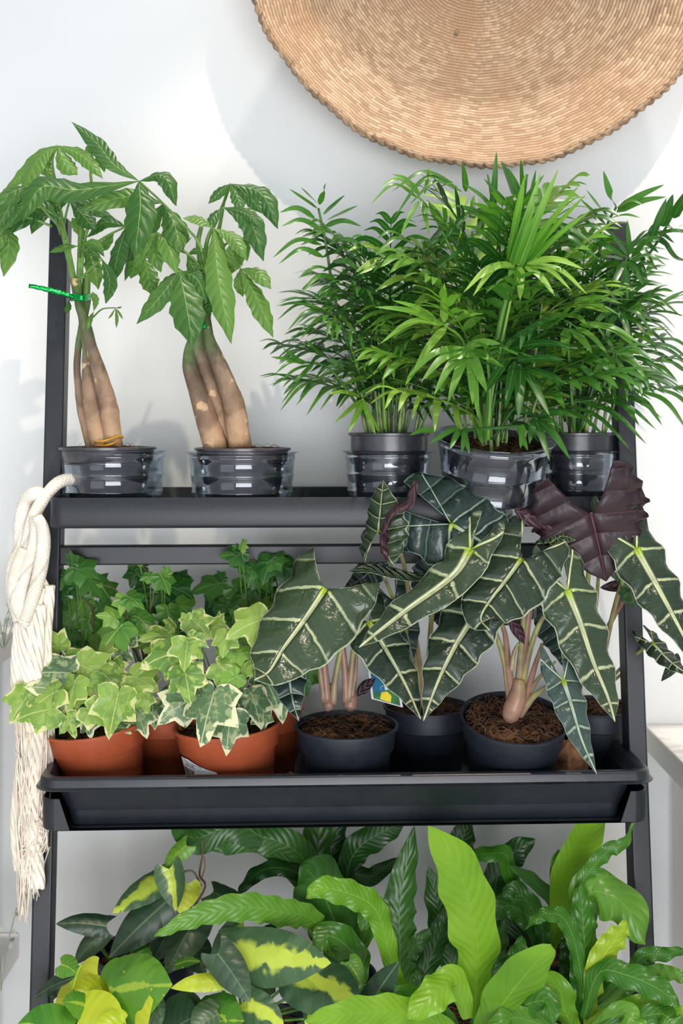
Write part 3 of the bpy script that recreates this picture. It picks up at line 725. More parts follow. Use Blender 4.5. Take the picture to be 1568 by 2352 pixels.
pl2, Mx2 = potted('parlour_palm', 'bright full parlour palm in a forward tilted pot, middle of the three palms', 'potted plant', pb, .060, .045, .086, M['potgloss'], (13, 1), .2, 3, PG, fib=20)
palm(pl2, pb+Vector((0, -.010, .074)), 44, 1.05, .05, .265, .082, .0105, [M['palm'], M['palmy'], M['palm'], M['palmd']], 20, 31, rl=(.10, .155))
R.seed(5)
# hand placed fronds of the left palm
fan(pl1, (731, 478), [(728, 478, 664, 434), (731, 470, 690, 430), (734, 470, 748, 420), (742, 492, 792, 448), (752, 505, 822, 472), (722, 500, 642, 488, .2), (738, 528, 645, 520, .2), (738, 562, 626, 592, .22), (742, 590, 640, 606, .25), (760, 620, 684, 640, .2), (770, 640, 692, 672, .25), (780, 680, 722, 692, .2), (745, 520, 830, 520, .15), (755, 560, 850, 580, .2), (764, 600, 840, 640, .2)], 15, 1.40, M['palmd'], [(748, 560), (772, 700), (830, 900)])
fan(pl1, (700, 700), [(740, 710, 628, 704, .1), (730, 705, 636, 735, .2), (745, 712, 660, 760, .2), (725, 700, 640, 690, .12), (750, 720, 690, 780, .1), (770, 725, 760, 790), (780, 722, 820, 770)], 11, 1.38, M['palm'], [(780, 740), (840, 900)])
fan(pl1, (690, 830), [(700, 830, 622, 820), (700, 835, 632, 858, .2), (710, 838, 640, 880, .1), (720, 835, 655, 900), (740, 820, 700, 780), (750, 825, 790, 850, .1), (690, 832, 650, 800)], 12, 1.38, M['palmd'], [(760, 850), (840, 960)])
fan(pl1, (898, 826), [(896, 826, 806, 832, .12), (895, 826, 820, 850, .12), (896, 828, 840, 872), (898, 828, 905, 870), (892, 822, 850, 792), (900, 822, 930, 790)], 12, 1.36, M['palmy'], [(880, 880), (885, 985)])
fan(pl1, (832, 915), [(830, 918, 768, 972), (832, 922, 800, 995), (834, 920, 862, 998), (828, 912, 750, 905, .1), (834, 912, 876, 880)], 15, 1.37, M['palmy'], [(850, 950), (870, 990)])
# middle palm
fan(pl2, (1150, 795), [(1160, 797, 1292, 722, .05, 24), (1165, 803, 1328, 800, .08, 26), (1188, 828, 1300, 826, .04, 20), (1203, 845, 1302, 882, .03, 24), (1207, 850, 1262, 955, .0, 22), (1196, 840, 1190, 962, 0, 26), (1182, 830, 1160, 938, 0, 24), (1170, 812, 1106, 912, 0, 26)], 26, 1.27, M['palm'], [(1140, 790), (1128, 900), (1120, 1010)])
fan(pl2, (1075, 802), [(1075, 800, 1158, 844, 0), (1078, 804, 1118, 900, 0, 26), (1078, 804, 1085, 930, .02), (1074, 804, 1028, 925, .05), (1070, 800, 996, 908, .1), (1066, 798, 968, 875, .12), (1062, 798, 935, 868, .15), (1070, 796, 1150, 790, .08), (1078, 795, 1098, 960, 0)], 24, 1.26, M['palm'], [(1110, 790), (1125, 900), (1120, 1010)])
fan(pl2, (1170, 660), [(1168, 640, 1242, 395, 0, 22), (1180, 640, 1282, 388, .02, 22), (1185, 620, 1330, 425, .02, 20), (1190, 620, 1346, 446, .02, 20), (1195, 625, 1358, 482, .04, 18), (1165, 600, 1205, 400, .0, 26), (1172, 630, 1228, 470, 0, 18)], 20, 1.28, M['palmy'], [(1150, 740), (1128, 880), (1118, 1010)], dd=.05, rs=.003)
fan(pl2, (1190, 608), [(1180, 608, 1064, 672, .18), (1182, 610, 1086, 680, .25), (1196, 614, 1194, 690, 0), (1206, 612, 1274, 680, .12), (1214, 610, 1312, 668, .15), (1210, 605, 1340, 618, .12), (1170, 606, 1100, 640, .1), (1225, 608, 1348, 676, .15)], 20, 1.27, M['palmy'], [(1170, 700), (1130, 900), (1118, 1010)])
fan(pl2, (1020, 745), [(1020, 745, 872, 790, .18, 22), (1010, 740, 860, 705, .06, 20), (1000, 730, 900, 690, .05, 18), (1024, 750, 950, 850, .05, 22), (1020, 740, 1020, 650, 0, 20), (1030, 742, 1110, 720, .06, 20)], 22, 1.29, M['palmy'], [(1070, 800), (1110, 1000)])
fan(pl2, (1120, 400), [(1130, 500, 1140, 348, 0, 18), (1180, 450, 1150, 370, .05, 24), (1200, 440, 1196, 366, .1, 12), (1060, 440, 940, 470, .3, 14), (1050, 430, 905, 500, .35, 14), (1040, 420, 900, 440, .25, 13), (1070, 440, 1060, 372, .1, 16), (1090, 450, 1080, 500, -.4, 18), (1110, 470, 1090, 540, -.4, 18), (1120, 480, 1010, 560, .15, 20), (1160, 520, 1060, 420, .1, 22), (1160, 540, 1040, 470, .1, 24), (1150, 560, 1000, 620, .15, 20), (1175, 500, 1250, 400, 0, 16)], 18, 1.33, M['palm'], [(1150, 620), (1130, 900), (1118, 1010)])
fan(pl2, (1210, 400), [(1215, 480, 1230, 390, .05, 12), (1200, 470, 1165, 385, .0, 26), (1190, 500, 1110, 410, .0, 22), (1240, 520, 1360, 560, .15, 20), (1240, 540, 1380, 600, .15, 20)], 20, 1.31, M['palm'], [(1180, 640), (1120, 1010)])
fan(pl2, (1060, 990), [(1055, 985, 1032, 1032), (1050, 980, 985, 1020), (1062, 985, 1078, 1042), (1070, 980, 1060, 1040), (1092, 975, 1110, 1025), (1000, 990, 940, 1000, .1), (1190, 980, 1212, 1035), (1200, 975, 1195, 1030)], 15, 1.26, M['palmd'], [(1110, 985), (1200, 978)])
fan(pl2, (1235, 965), [(1235, 965, 1310, 1056, .1, 20), (1230, 962, 1262, 1058, 0, 18), (1225, 960, 1215, 1020), (1235, 960, 1290, 985, .1), (1228, 955, 1180, 940), (1235, 955, 1330, 960, .1)], 17, 1.29, M['palmd'], [(1190, 930), (1130, 1010)])
# right palm
fan(pl3, (1415, 475), [(1414, 478, 1385, 392, -.1, 22), (1418, 480, 1525, 424, .03, 18), (1416, 486, 1530, 452, .06, 18), (1418, 476, 1478, 470, .2, 12), (1400, 505, 1345, 435, -.02, 18), (1390, 515, 1330, 455, .0, 14), (1405, 500, 1470, 500, .1, 14)], 18, 1.38, M['palmd'], [(1390, 530), (1350, 700), (1325, 990)])
fan(pl3, (1568, 450), [(1520, 520, 1545, 446, 0, 26), (1545, 500, 1585, 430, 0, 26), (1490, 560, 1530, 455, 0, 24), (1560, 520, 1600, 500, 0, 18), (1520, 545, 1575, 600, -.2, 16), (1480, 570, 1510, 620, -.2, 14), (1470, 600, 1490, 650, -.3, 16), (1500, 540, 1600, 540, .1, 18), (1450, 620, 1500, 610, .2, 12)], 20, 1.40, M['palmd'], [(1500, 570), (1400, 700), (1335, 990)])
fan(pl3, (1430, 700), [(1430, 700, 1565, 728, .25, 12), (1435, 694, 1540, 722, .2, 12), (1425, 690, 1500, 680, .15, 12), (1420, 705, 1500, 740, .1, 14), (1410, 705, 1470, 660, 0, 14), (1420, 710, 1512, 812, .1, 14), (1400, 760, 1510, 800, .15, 12), (1400, 780, 1500, 905, .1, 18), (1420, 820, 1520, 850, .1, 12), (1400, 830, 1475, 935, .1, 12), (1440, 850, 1505, 905, .05, 18)], 14, 1.42, M['palm'], [(1370, 800), (1330, 990)])
fan(pl3, (1310, 740), [(1318, 690, 1430, 698, .1, 14), (1315, 705, 1425, 725, .15, 12), (1310, 755, 1360, 812, .05, 26), (1300, 755, 1295, 820, 0, 24), (1320, 750, 1400, 820, .1, 20), (1330, 745, 1480, 815, .15, 20), (1345, 745, 1470, 790, .12, 16), (1310, 720, 1350, 750, .1)], 18, 1.34, M['palm'], [(1305, 800), (1318, 990)])
fan(pl3, (1440, 590), [(1440, 590, 1360, 560, .1, 14), (1440, 585, 1385, 520, .05, 15), (1445, 585, 1440, 505, 0, 14), (1450, 590, 1510, 540, .1, 14), (1450, 595, 1530, 610, .2, 13), (1440, 600, 1480, 660, .1, 16), (1432, 600, 1400, 670, 0, 16), (1436, 600, 1440, 690, 0, 16), (1430, 595, 1350, 610, .15, 14)], 15, 1.37, M['palmd'], [(1400, 700), (1330, 990)])
fan(pl3, (1420, 700), [(1420, 700, 1340, 690, .1, 14), (1420, 700, 1370, 640, .05, 15), (1425, 700, 1430, 620, 0, 14), (1430, 700, 1490, 650, .1, 14), (1430, 710, 1500, 770, .2, 14), (1420, 710, 1450, 790, .1, 18), (1412, 710, 1390, 790, 0, 18), (1416, 708, 1350, 760, .1, 16)], 15, 1.36, M['palmd'], [(1390, 800), (1330, 990)])
fan(pl3, (1410, 810), [(1410, 810, 1330, 800, .1, 14), (1412, 810, 1370, 750, .05, 14), (1420, 810, 1440, 740, 0, 14), (1425, 812, 1500, 830, .15, 13), (1420, 818, 1490, 880, .15, 14), (1414, 820, 1450, 900, .05, 15), (1408, 820, 1400, 900, 0, 15), (1404, 818, 1350, 880, .1, 14)], 14, 1.37, M['palm'], [(1380, 900), (1330, 990)])
fan(pl2, (960, 450), [(960, 455, 850, 470, .35, 13), (962, 450, 870, 430, .3, 12), (965, 448, 900, 400, .15, 12), (975, 445, 985, 385, .0, 13), (985, 450, 1040, 420, .1, 13), (980, 460, 1030, 510, -.3, 14), (970, 462, 985, 540, 0, 13), (962, 462, 920, 540, .05, 13), (990, 470, 1060, 540, -.2, 16)], 13, 1.34, M['palm'], [(1010, 520), (1080, 700), (1118, 1010)])
cover('clear cup around the leftmost palm pot on the top shelf', base_at(891, 1.44, FLOOR1), .0515, .0465, .080, nr=4)
cover('tilted clear cup around the middle palm pot on the top shelf', base_at(1122, 1.387, FLOOR1+.0115), .0655, .050, .088, tilt=(13, 3), nr=3)
cover('clear cup around the rightmost palm pot beside the right rail', base_at(1327, 1.46, FLOOR1), .0480, .0435, .080, nr=4)
# ------------------------------------------------------------------ ivy
def ivyleaf(t, x, y, ang, size, mat, d=1.33, face=None, root=None, cup=.3, fy=.5, name='leaf', tipl=1.0):
    """(x,y) petiole junction px; ang = screen direction of the tip, degrees, 0 right, 90 down; size px to the tip"""
    J = P(x, y, d); s = pxw(size*.9, d)
    a = math.radians(ang); T = Vector((math.cos(a), -.30*abs(math.sin(a))-.1, -math.sin(a))).normalized()
    F = face or (R.uniform(-.45, .45), -1, fy+R.uniform(-.2, .5))
    mb = MB(); ivyshape(mb, J, T, F, s, cup, R.uniform(.88, 1.1), tipl)
    o = mb.build(name, mat, t)
    if root:
        q = P(*root); mid = J.lerp(q, .5)+Vector((R.uniform(-.006, .006), .004, .008))
        mb = MB(); mb.tube([J, mid, q], [.0007, .0009], 5, 10); mb.build('petiole', M['stem'], o)
    return o
R.seed(3)
t2 = base_at
iv1, MxI = potted('ivy', 'lime and cream ivy in leaning terracotta pot, leftmost at tray front', 'potted plant', t2(243, 1.375, FLOOR2), .0580, .043, .088, M['terra'], (3, -7), .30, 0, 'ivies in the tray', fib=15)
iv2, MxJ = potted('ivy', 'cream edged ivy in terracotta pot with white barcode label', 'potted plant', t2(535, 1.375, FLOOR2), .0615, .046, .090, M['terra'], (2, -4), .30, 0, 'ivies in the tray', fib=15)
V, Gg, Ll, Dd = M['ivyv'], M['ivyg'], M['ivyl'], M['ivyd']
r1 = (240, 1668, 1.375)
for (x, y, a, s, m_, d_) in [
 (270, 1600, 100, 95, V, 1.31), (112, 1630, 172, 88, V, 1.31), (155, 1650, 60, 52, V, 1.31), (205, 1630, 30, 66, V, 1.31), (200, 1655, 70, 45, Gg, 1.32),
 (140, 1590, 200, 98, Gg, 1.33), (125, 1590, 150, 78, V, 1.32), (62, 1600, 125, 70, V, 1.32), (150, 1545, 185, 95, Gg, 1.34), (135, 1485, 250, 62, V, 1.37), (120, 1500, 200, 40, V, 1.38),
 (190, 1530, 20, 85, V, 1.35), (240, 1550, 40, 72, V, 1.34), (170, 1570, 100, 70, V, 1.33), (215, 1560, 150, 60, V, 1.34), (255, 1540, 330, 62, V, 1.36), (310, 1555, 20, 72, V, 1.34), (330, 1600, 70, 40, V, 1.33),
 (290, 1570, 350, 60, V, 1.35), (180, 1600, 150, 45, V, 1.33), (205, 1590, 200, 42, Gg, 1.34), (240, 1620, 120, 50, Gg, 1.34), (315, 1640, 60, 62, Gg, 1.345), (350, 1620, 80, 55, Gg, 1.35), (120, 1540, 230, 40, V, 1.35),
 (285, 1500, 160, 50, Gg, 1.38), (235, 1500, 340, 50, V, 1.37), (340, 1570, 330, 46, V, 1.36), (165, 1515, 0, 62, V, 1.36), (122, 1608, 300, 20, V, 1.31), (275, 1670, 20, 34, Gg, 1.335)]:
    ivyleaf(iv1, x, y, a, s, m_, d_, root=(r1[0]+(x-r1[0])*.25, r1[1]-4, 1.375))
r2 = (520, 1640, 1.375)
for (x, y, a, s, m_, d_) in [
 (488, 1600, 105, 112, Gg, 1.30), (528, 1650, 95, 82, Gg, 1.30), (430, 1610, 150, 90, Gg, 1.32), (425, 1545, 75, 75, V, 1.31), (430, 1480, 95, 62, V, 1.31), (400, 1500, 165, 90, V, 1.33), (440, 1465, 20, 50, V, 1.32),
 (505, 1530, 30, 66, V, 1.32), (510, 1505, 300, 50, Ll, 1.33), (545, 1500, 10, 48, Ll, 1.33), (540, 1555, 150, 60, Ll, 1.31), (560, 1540, 330, 42, V, 1.32), (430, 1430, 250, 40, V, 1.35), (445, 1425, 40, 60, V, 1.35),
 (480, 1440, 0, 62, V, 1.36), (500, 1430, 300, 42, V, 1.37), (595, 1425, 160, 92, V, 1.33), (585, 1445, 100, 40, V, 1.33), (575, 1520, 20, 50, V, 1.34), (580, 1600, 70, 80, Gg, 1.33), (610, 1560, 60, 90, Gg, 1.35), (640, 1590, 80, 70, Gg, 1.36),
 (380, 1460, 180, 70, V, 1.37), (370, 1500, 200, 50, V, 1.38), (395, 1440, 230, 36, V, 1.38), (565, 1440, 30, 60, Ll, 1.39), (600, 1480, 40, 60, V, 1.36), (470, 1560, 200, 40, Ll, 1.36), (600, 1640, 80, 44, Gg, 1.345), (405, 1570, 120, 60, Gg, 1.36), (560, 1420, 250, 40, V, 1.38), (440, 1590, 60, 50, Gg, 1.34), (520, 1460, 100, 52, V, 1.33), (630, 1520, 30, 50, V, 1.37)]:
    ivyleaf(iv2, x, y, a, s, m_, d_, root=(r2[0]+(x-r2[0])*.25, r2[1]-2, 1.375))
# label with bars and price on the pot
pot2 = [c for c in iv2.children if c.name.startswith('pot')][0]
def onpot(u, v, lift=.0006):
    """u metres round the pot from the label's left end, v height"""
    h = .090; r = .046+(.0615*.93-.046)*(v/(h*.7))+lift
    a = -PI/2-1.10+u/.055
    return MxJ @ Vector((r*math.cos(a), r*math.sin(a), v))
mb = MB(); rows = []
for i in range(33):
    q = i/32; u = .052*q
    vt = min(.0625, .0505+.018*(1-q)**1.2)-(.002*max(0, (q-.95)/.05)**2); vb = .022
    rows.append([onpot(u, vb+(vt-vb)*j/6) for j in range(7)])
mb.grid(rows); lab = mb.build('price_label', M['label'], pot2)
mb = MB()
for i in range(26):
    u = .002+.019*i/26+R.uniform(0, .0003); w = R.choice((.0002, .0004, .0006))
    mb.grid([[onpot(u, .024, .0012), onpot(u, .0535-u*.18, .0012)], [onpot(u+w, .024, .0012), onpot(u+w, .0535-u*.18, .0012)]])
def textverts(s, size):
    cu = bpy.data.curves.new('txt', 'FONT'); cu.body = s; cu.size = size; ob = bpy.data.objects.new('txt', cu); COL.objects.link(ob)
    bpy.context.view_layer.update(); dg = bpy.context.evaluated_depsgraph_get(); me = ob.evaluated_get(dg).to_mesh()
    v = [tuple(q.co) for q in me.vertices]; f = [tuple(p.vertices) for p in me.polygons]
    ob.evaluated_get(dg).to_mesh_clear(); bpy.data.objects.remove(ob); return v, f
for s_, sz, u0, v0, sl in (('$12.95', .0050, .010, .0545, -.16), ('4 inch Container Size', .0030, .008, .0595, -.20)):
    v, f = textverts(s_, sz); b0 = len(mb.v)
    for q in v: mb.add(onpot(u0+q[0], v0+q[1]+sl*q[0], .0012))
    for p in f: mb.face(*[b0+i for i in p])
mb.build('label_print', M['ink'], lab)
# ivies behind
iv3, _ = potted('ivy', 'light green ivy on thin reddish stems between and behind the terracotta pots', 'potted plant', t2(382, 1.462, FLOOR2), .0540, .040, .088, M['terra'], (0, 0), .30, 0, 'ivies in the tray', fib=8)
for (x, y, a, s, m_, d_) in [
 (275, 1440, 130, 78, Ll, 1.39), (262, 1420, 200, 50, Ll, 1.39), (285, 1375, 100, 40, Ll, 1.39), (298, 1372, 30, 46, Ll, 1.39), (345, 1325, 170, 28, Ll, 1.41), (372, 1325, 60, 48, Ll, 1.41), (380, 1318, 300, 28, Ll, 1.41), (322, 1298, 260, 14, Ll, 1.41),
 (232, 1343, 180, 14, Ll, 1.39), (320, 1420, 40, 55, Ll, 1.41), (330, 1440, 350, 46, Ll, 1.41), (300, 1400, 120, 44, Ll, 1.42), (385, 1400, 80, 50, Ll, 1.43), (410, 1390, 30, 52, Ll, 1.44), (370, 1360, 60, 50, Dd, 1.45), (400, 1350, 20, 60, Dd, 1.46), (335, 1350, 170, 46, Dd, 1.47), (330, 1300, 190, 42, Dd, 1.48), (312, 1315, 110, 40, Dd, 1.48),
 (405, 1328, 350, 46, Dd, 1.48), (350, 1380, 120, 46, Dd, 1.46), (390, 1440, 100, 44, Ll, 1.43), (430, 1420, 60, 44, Dd, 1.44), (305, 1430, 150, 40, Ll, 1.44), (345, 1475, 170, 44, Ll, 1.42), (380, 1480, 40, 44, Dd, 1.44), (290, 1465, 90, 44, Gg, 1.41), (410, 1455, 140, 40, Dd, 1.45)]:
    ivyleaf(iv3, x, y, a, s, m_, d_, root=(340+(x-340)*.2, 1540, 1.46))
mb = MB(); mb.tube(pts3([(340, 1540), (330, 1460), (350, 1380), (352, 1330), (322, 1297)], 1.43), [.0012, .0007], 5, 16); mb.tube(pts3([(330, 1540), (300, 1440), (270, 1360), (235, 1343)], 1.41), [.0012, .0007], 5, 16); mb.build('vine', M['darkstem'], iv3)
iv4, _ = potted('ivy', 'dark green ivy behind the rope at the left rail, leaves up to the crossbar', 'potted plant', t2(205, 1.478, FLOOR2), .0500, .038, .085, M['terra'], (0, 0), .30, 0, 'ivies in the tray', fib=8)
for (x, y, a, s, m_, d_) in [
 (175, 1305, 15, 66, Dd, 1.375), (165, 1292, 270, 44, Dd, 1.375), (150, 1320, 110, 40, Dd, 1.40), (195, 1325, 40, 66, Dd, 1.42), (130, 1290, 200, 40, Dd, 1.42), (125, 1340, 120, 60, Dd, 1.41), (110, 1320, 200, 40, Dd, 1.42), (175, 1345, 80, 42, Dd, 1.43), (215, 1345, 350, 60, Dd, 1.45), (235, 1350, 20, 50, Dd, 1.47),
 (190, 1380, 120, 50, Ll, 1.46), (230, 1390, 60, 55, Dd, 1.47), (165, 1410, 150, 50, Dd, 1.46), (205, 1420, 100, 55, Ll, 1.46), (240, 1430, 150, 50, Dd, 1.47), (175, 1450, 170, 50, Dd, 1.46), (220, 1460, 80, 50, Ll, 1.46), (150, 1440, 150, 30, Dd, 1.46), (260, 1400, 20, 50, Dd, 1.48), (165, 1480, 40, 50, Dd, 1.46), (190, 1510, 120, 45, Gg, 1.45), (245, 1480, 60, 50, Dd, 1.46), (140, 1380, 100, 40, Dd, 1.44), (215, 1510, 30, 40, Dd, 1.47)]:
    ivyleaf(iv4, x, y, a, s, m_, d_, root=(205+(x-205)*.3, 1560, 1.478))
mb = MB(); mb.tube(pts3([(200, 1560), (215, 1450), (200, 1380), (140, 1350), (125, 1300)], (1.475, 1.42)), [.0014, .0008], 5, 16); mb.build('vine', M['darkstem'], iv4)
iv5, _ = potted('ivy', 'dark ivy climbing across the crossbar behind the lower alocasia leaf', 'potted plant', t2(600, 1.478, FLOOR2), .0520, .040, .088, M['terra'], (0, 0), .30, 0, 'ivies in the tray', fib=8)
for (x, y, a, s, m_, d_) in [
 (548, 1275, 185, 52, Dd, 1.38), (552, 1270, 130, 40, Dd, 1.38), (555, 1258, 300, 34, Ll, 1.37), (545, 1262, 230, 22, Dd, 1.385), (585, 1300, 110, 50, Dd, 1.40), (565, 1300, 190, 40, Dd, 1.40), (620, 1290, 110, 56, Dd, 1.39), (625, 1288, 350, 50, Dd, 1.39), (650, 1300, 40, 60, Dd, 1.40), (600, 1320, 60, 50, Dd, 1.42),
 (500, 1340, 170, 70, Dd, 1.48), (510, 1330, 250, 34, Dd, 1.48), (540, 1350, 40, 60, Dd, 1.47), (560, 1370, 130, 56, Dd, 1.46), (490, 1370, 80, 46, Dd, 1.48), (580, 1350, 20, 60, Dd, 1.46), (610, 1370, 60, 56, Dd, 1.46), (520, 1390, 120, 50, Dd, 1.47), (555, 1400, 60, 50, Ll, 1.45), (590, 1400, 340, 60, Ll, 1.44), (500, 1405, 150, 40, Dd, 1.48), (625, 1400, 60, 60, Dd, 1.46), (540, 1420, 180, 50, Dd, 1.46), (480, 1400, 30, 34, Dd, 1.48), (650, 1360, 40, 60, Dd, 1.45),
 (680, 1500, 60, 60, Dd, 1.40), (700, 1540, 90, 60, Dd, 1.40), (660, 1480, 20, 60, Dd, 1.42), (690, 1440, 40, 60, Dd, 1.42)]:
    ivyleaf(iv5, x, y, a, s, m_, d_, root=(600+(x-600)*.3, 1560, 1.478))
mb = MB(); mb.tube(pts3([(600, 1560), (640, 1420), (630, 1320), (590, 1295), (565, 1265)], (1.475, 1.38)), [.0014, .0009], 5, 16); mb.build('vine', M['darkstem'], iv5)

# ------------------------------------------------------------------ alocasias
R.seed(9)
def al(t, pts, hw, mat=None, d=(1.30, 1.27), back=None, name='leaf', **k):
    mb = MB(); arrow(mb, pts3(pts, d), hw, **k)
    o = mb.build(name, [mat or M['aloc'], back or M['purple']], t)
    m = o.modifiers.new('solid', 'SOLIDIFY'); m.thickness = .0007; m.offset = -1 if not k.get('flip') else 1; m.material_offset = 1; m.material_offset_rim = 0
    return o
def flat(t, pts, w, mat, d, back=None, prof='ell', name='leaf', **k):
    mb = MB(); blade(mb, pts3(pts, d), w/FPX*1.3, prof, **k)
    o = mb.build(name, [mat, back or M['purple']], t)
    m = o.modifiers.new('solid', 'SOLIDIFY'); m.thickness = .0006; m.material_offset = 1; m.material_offset_rim = 0
    return o
def pet(t, pts, w, d, mat='pinkpet', name='petiole'):
    mb = MB(); mb.tube(pts3(pts, d), [pxw(q, 1.35)/2 for q in w], 10, 18); return mb.build(name, M[mat], t)
AG = 'alocasias in the tray'
aA, _ = potted('alocasia', 'alocasia with broad white veined leaf pointing down left, in the leftmost black tray pot', 'potted plant', t2(795, 1.375, FLOOR2), .0590, .044, .090, M['pot'], (2, 0), .30, 0, AG, soilz=.93, fib=120)
aB, _ = potted('alocasia', 'tall alocasia in the set back black pot, dark leaves overlapping the top shelf', 'potted plant', t2(980, 1.462, FLOOR2), .0530, .041, .092, M['pot'], (0, 0), .28, 0, AG, soilz=.93, fib=40)
aC, _ = potted('alocasia', 'alocasia in forward tipped black pot showing its coir soil', 'potted plant', t2(1168, 1.385, FLOOR2), .0610, .045, .094, M['pot'], (15, 2), .30, 0, AG, soilz=.95, fib=260)
aD, _ = potted('alocasia', 'alocasia with upturned dark purple leaf at the right end of the tray', 'potted plant', t2(1368, 1.475, FLOOR2), .0420, .033, .088, M['pot'], (4, 0), .28, 0, AG, soilz=.95, fib=60)
# A
al(aA, [(747, 1352), (700, 1422), (650, 1490), (618, 1542), (584, 1562)], .40, d=(1.31, 1.25), F=(-.25, -1, .55), lobe=.30, c=.26, spread=.30, wave=.035, cup=.35)
al(aA, [(660, 1372), (628, 1420), (606, 1480), (612, 1560)], .30, M['alocback'], (1.34, 1.29), back=M['alocback'], F=(-.9, -.6, .5), lobe=.30, c=.14, wave=.04)
al(aA, [(655, 1500), (664, 1560), (672, 1610), (686, 1656)], .27, M['alocb'], (1.31, 1.27), F=(.2, -1, .3), lobe=.2, c=.1)
al(aA, [(846, 1428), (890, 1500), (932, 1575), (966, 1652)], .25, d=(1.31, 1.27), F=(.2, -1, .5), lobe=.32, c=.16, spread=.4, wave=.03)
flat(aA, [(818, 1600), (840, 1575), (862, 1558)], 26, M['purple'], 1.33)
for pp, w in (([(745, 1612), (735, 1540), (722, 1460), (748, 1352)], [16, 14, 12, 9]), ([(752, 1614), (745, 1540), (735, 1450), (672, 1390)], [20, 18, 13, 9]), ([(765, 1616), (770, 1560), (790, 1480), (845, 1430)], [18, 15, 12, 9]), ([(795, 1612), (792, 1540), (782, 1450), (776, 1400)], [20, 16, 13, 9]),
              ([(800, 1612), (808, 1530), (815, 1470), (825, 1400)], [18, 15, 12, 9]), ([(808, 1600), (815, 1560), (820, 1500)], [12, 10, 5])):
    pet(aA, pp, w, 1.345, 'pinkpet' if w[0] in (20, 12) else 'greenpet')
pet(aA, [(750, 1632), (754, 1622), (757, 1600), (758, 1570)], [10, 26, 26, 14], 1.35, name='corm'); pet(aA, [(802, 1632), (804, 1622), (805, 1600), (805, 1570)], [12, 34, 32, 16], 1.35, name='corm')
# B
al(aB, [(868, 1222), (874, 1165), (880, 1102)], .52, d=(1.315, 1.32), F=(-.75, -1, .25), lobe=.62, c=.3, wave=.05, cup=.5)
al(aB, [(1036, 1204), (1100, 1240), (1160, 1275), (1205, 1292)], .54, M['alocb'], (1.31, 1.30), F=(-.1, -1, .3), lobe=.76, c=.17, spread=0, wave=.04, cup=.3)
al(aB, [(970, 1270), (1010, 1250), (1060, 1262)], .45, M['alocb'], (1.40, 1.40), F=(0, -1, .3), lobe=.4, c=.2)
al(aB, [(905, 1380), (930, 1440), (950, 1520)], .34, M['alocb'], (1.40, 1.39), F=(.1, -1, .4))
al(aB, [(860, 1300), (830, 1330), (790, 1350)], .40, M['alocb'], (1.41, 1.40), F=(.1, -1, .4))
al(aB, [(990, 1340), (1010, 1400), (1020, 1450)], .4, M['alocb'], (1.41, 1.40), F=(.3, -1, .4))
flat(aB, [(955, 1104), (938, 1150), (905, 1160), (880, 1200), (872, 1250), (888, 1292)], 44, M['purple'], 1.30, twist=2.6, cup=.6, prof='strap', n=24, wave=.08)
al(aB, [(1080, 1262), (1040, 1322), (940, 1396), (870, 1450), (824, 1487)], .145, d=(1.29, 1.24), F=(-.2, -1, .7), lobe=.28, c=.06, spread=.2, wave=.035, scal=.10, cup=.2)
flat(aB, [(800, 1312), (850, 1296), (900, 1305), (960, 1318), (1010, 1300)], 46, M['aloc'], (1.30, 1.33), F=(0, -.5, 1), cup=.6, prof='ell', n=20)
for pp, w in (([(975, 1630), (960, 1500), (940, 1380), (928, 1300), (905, 1235), (876, 1222)], [14, 12, 10, 9]), ([(985, 1630), (985, 1500), (1000, 1350), (1036, 1204)], [14, 12, 9]), ([(990, 1630), (1010, 1480), (1050, 1350), (1080, 1262)], [14, 12, 9]), ([(970, 1630), (950, 1500), (905, 1380)], [12, 10, 8]), ([(965, 1630), (930, 1450), (880, 1320)], [12, 10, 8])):
    pet(aB, pp, w, (1.455, 1.305) if pp[0][0] in (990, 985, 975) else (1.455, 1.37), 'greenpet')
# C
al(aC, [(1197, 1284), (1160, 1335), (1125, 1380), (1104, 1420), (1124, 1448)], .44, d=(1.29, 1.25), F=(-.1, -1, .55), lobe=.46, c=.22, spread=.1, wave=.04)
al(aC, [(1088, 1416), (1042, 1490), (1004, 1570), (972, 1656)], .25, d=(1.29, 1.25), F=(-.1, -1, .45), lobe=.36, c=.14, wave=.035, scal=.08)
al(aC, [(1188, 1372), (1155, 1400), (1118, 1434)], .62, M['alocb'], (1.33, 1.32), F=(.3, -1, .5), lobe=.3, c=.3)
al(aC, [(1303, 1357), (1332, 1430), (1362, 1520), (1395, 1600), (1412, 1658)], .215, d=(1.29, 1.26), F=(.15, -1, .45), lobe=.40, c=.10, spread=-.1, wave=.03, scal=.08)
al(aC, [(1294, 1564), (1312, 1620), (1336, 1700), (1370, 1778)], .20, M['alocb'], (1.27, 1.24), F=(.2, -1, .35), lobe=.42, c=.10, wave=.025)
al(aC, [(1262, 1248), (1290, 1232), (1322, 1240)], .5, d=(1.31, 1.31), F=(0, -1, 1.2), lobe=.4, c=.3)
flat(aC, [(1180, 1168), (1210, 1185), (1250, 1200), (1275, 1222)], 40, M['purple'], 1.315, F=(0, -1, .3), n=16)
flat(aC, [(1300, 1388), (1322, 1440), (1340, 1500), (1352, 1570)], 40, M['purple'], 1.33, F=(.3, -1, .1), cup=.5, n=16, wave=.06)
al(aC, [(1275, 1430), (1290, 1480), (1300, 1540)], .42, M['alocb'], (1.36, 1.35), F=(.2, -1, .2), lobe=.6, c=.25)
flat(aC, [(1168, 1420), (1190, 1450), (1204, 1480)], 28, M['purple'], 1.31, n=12)
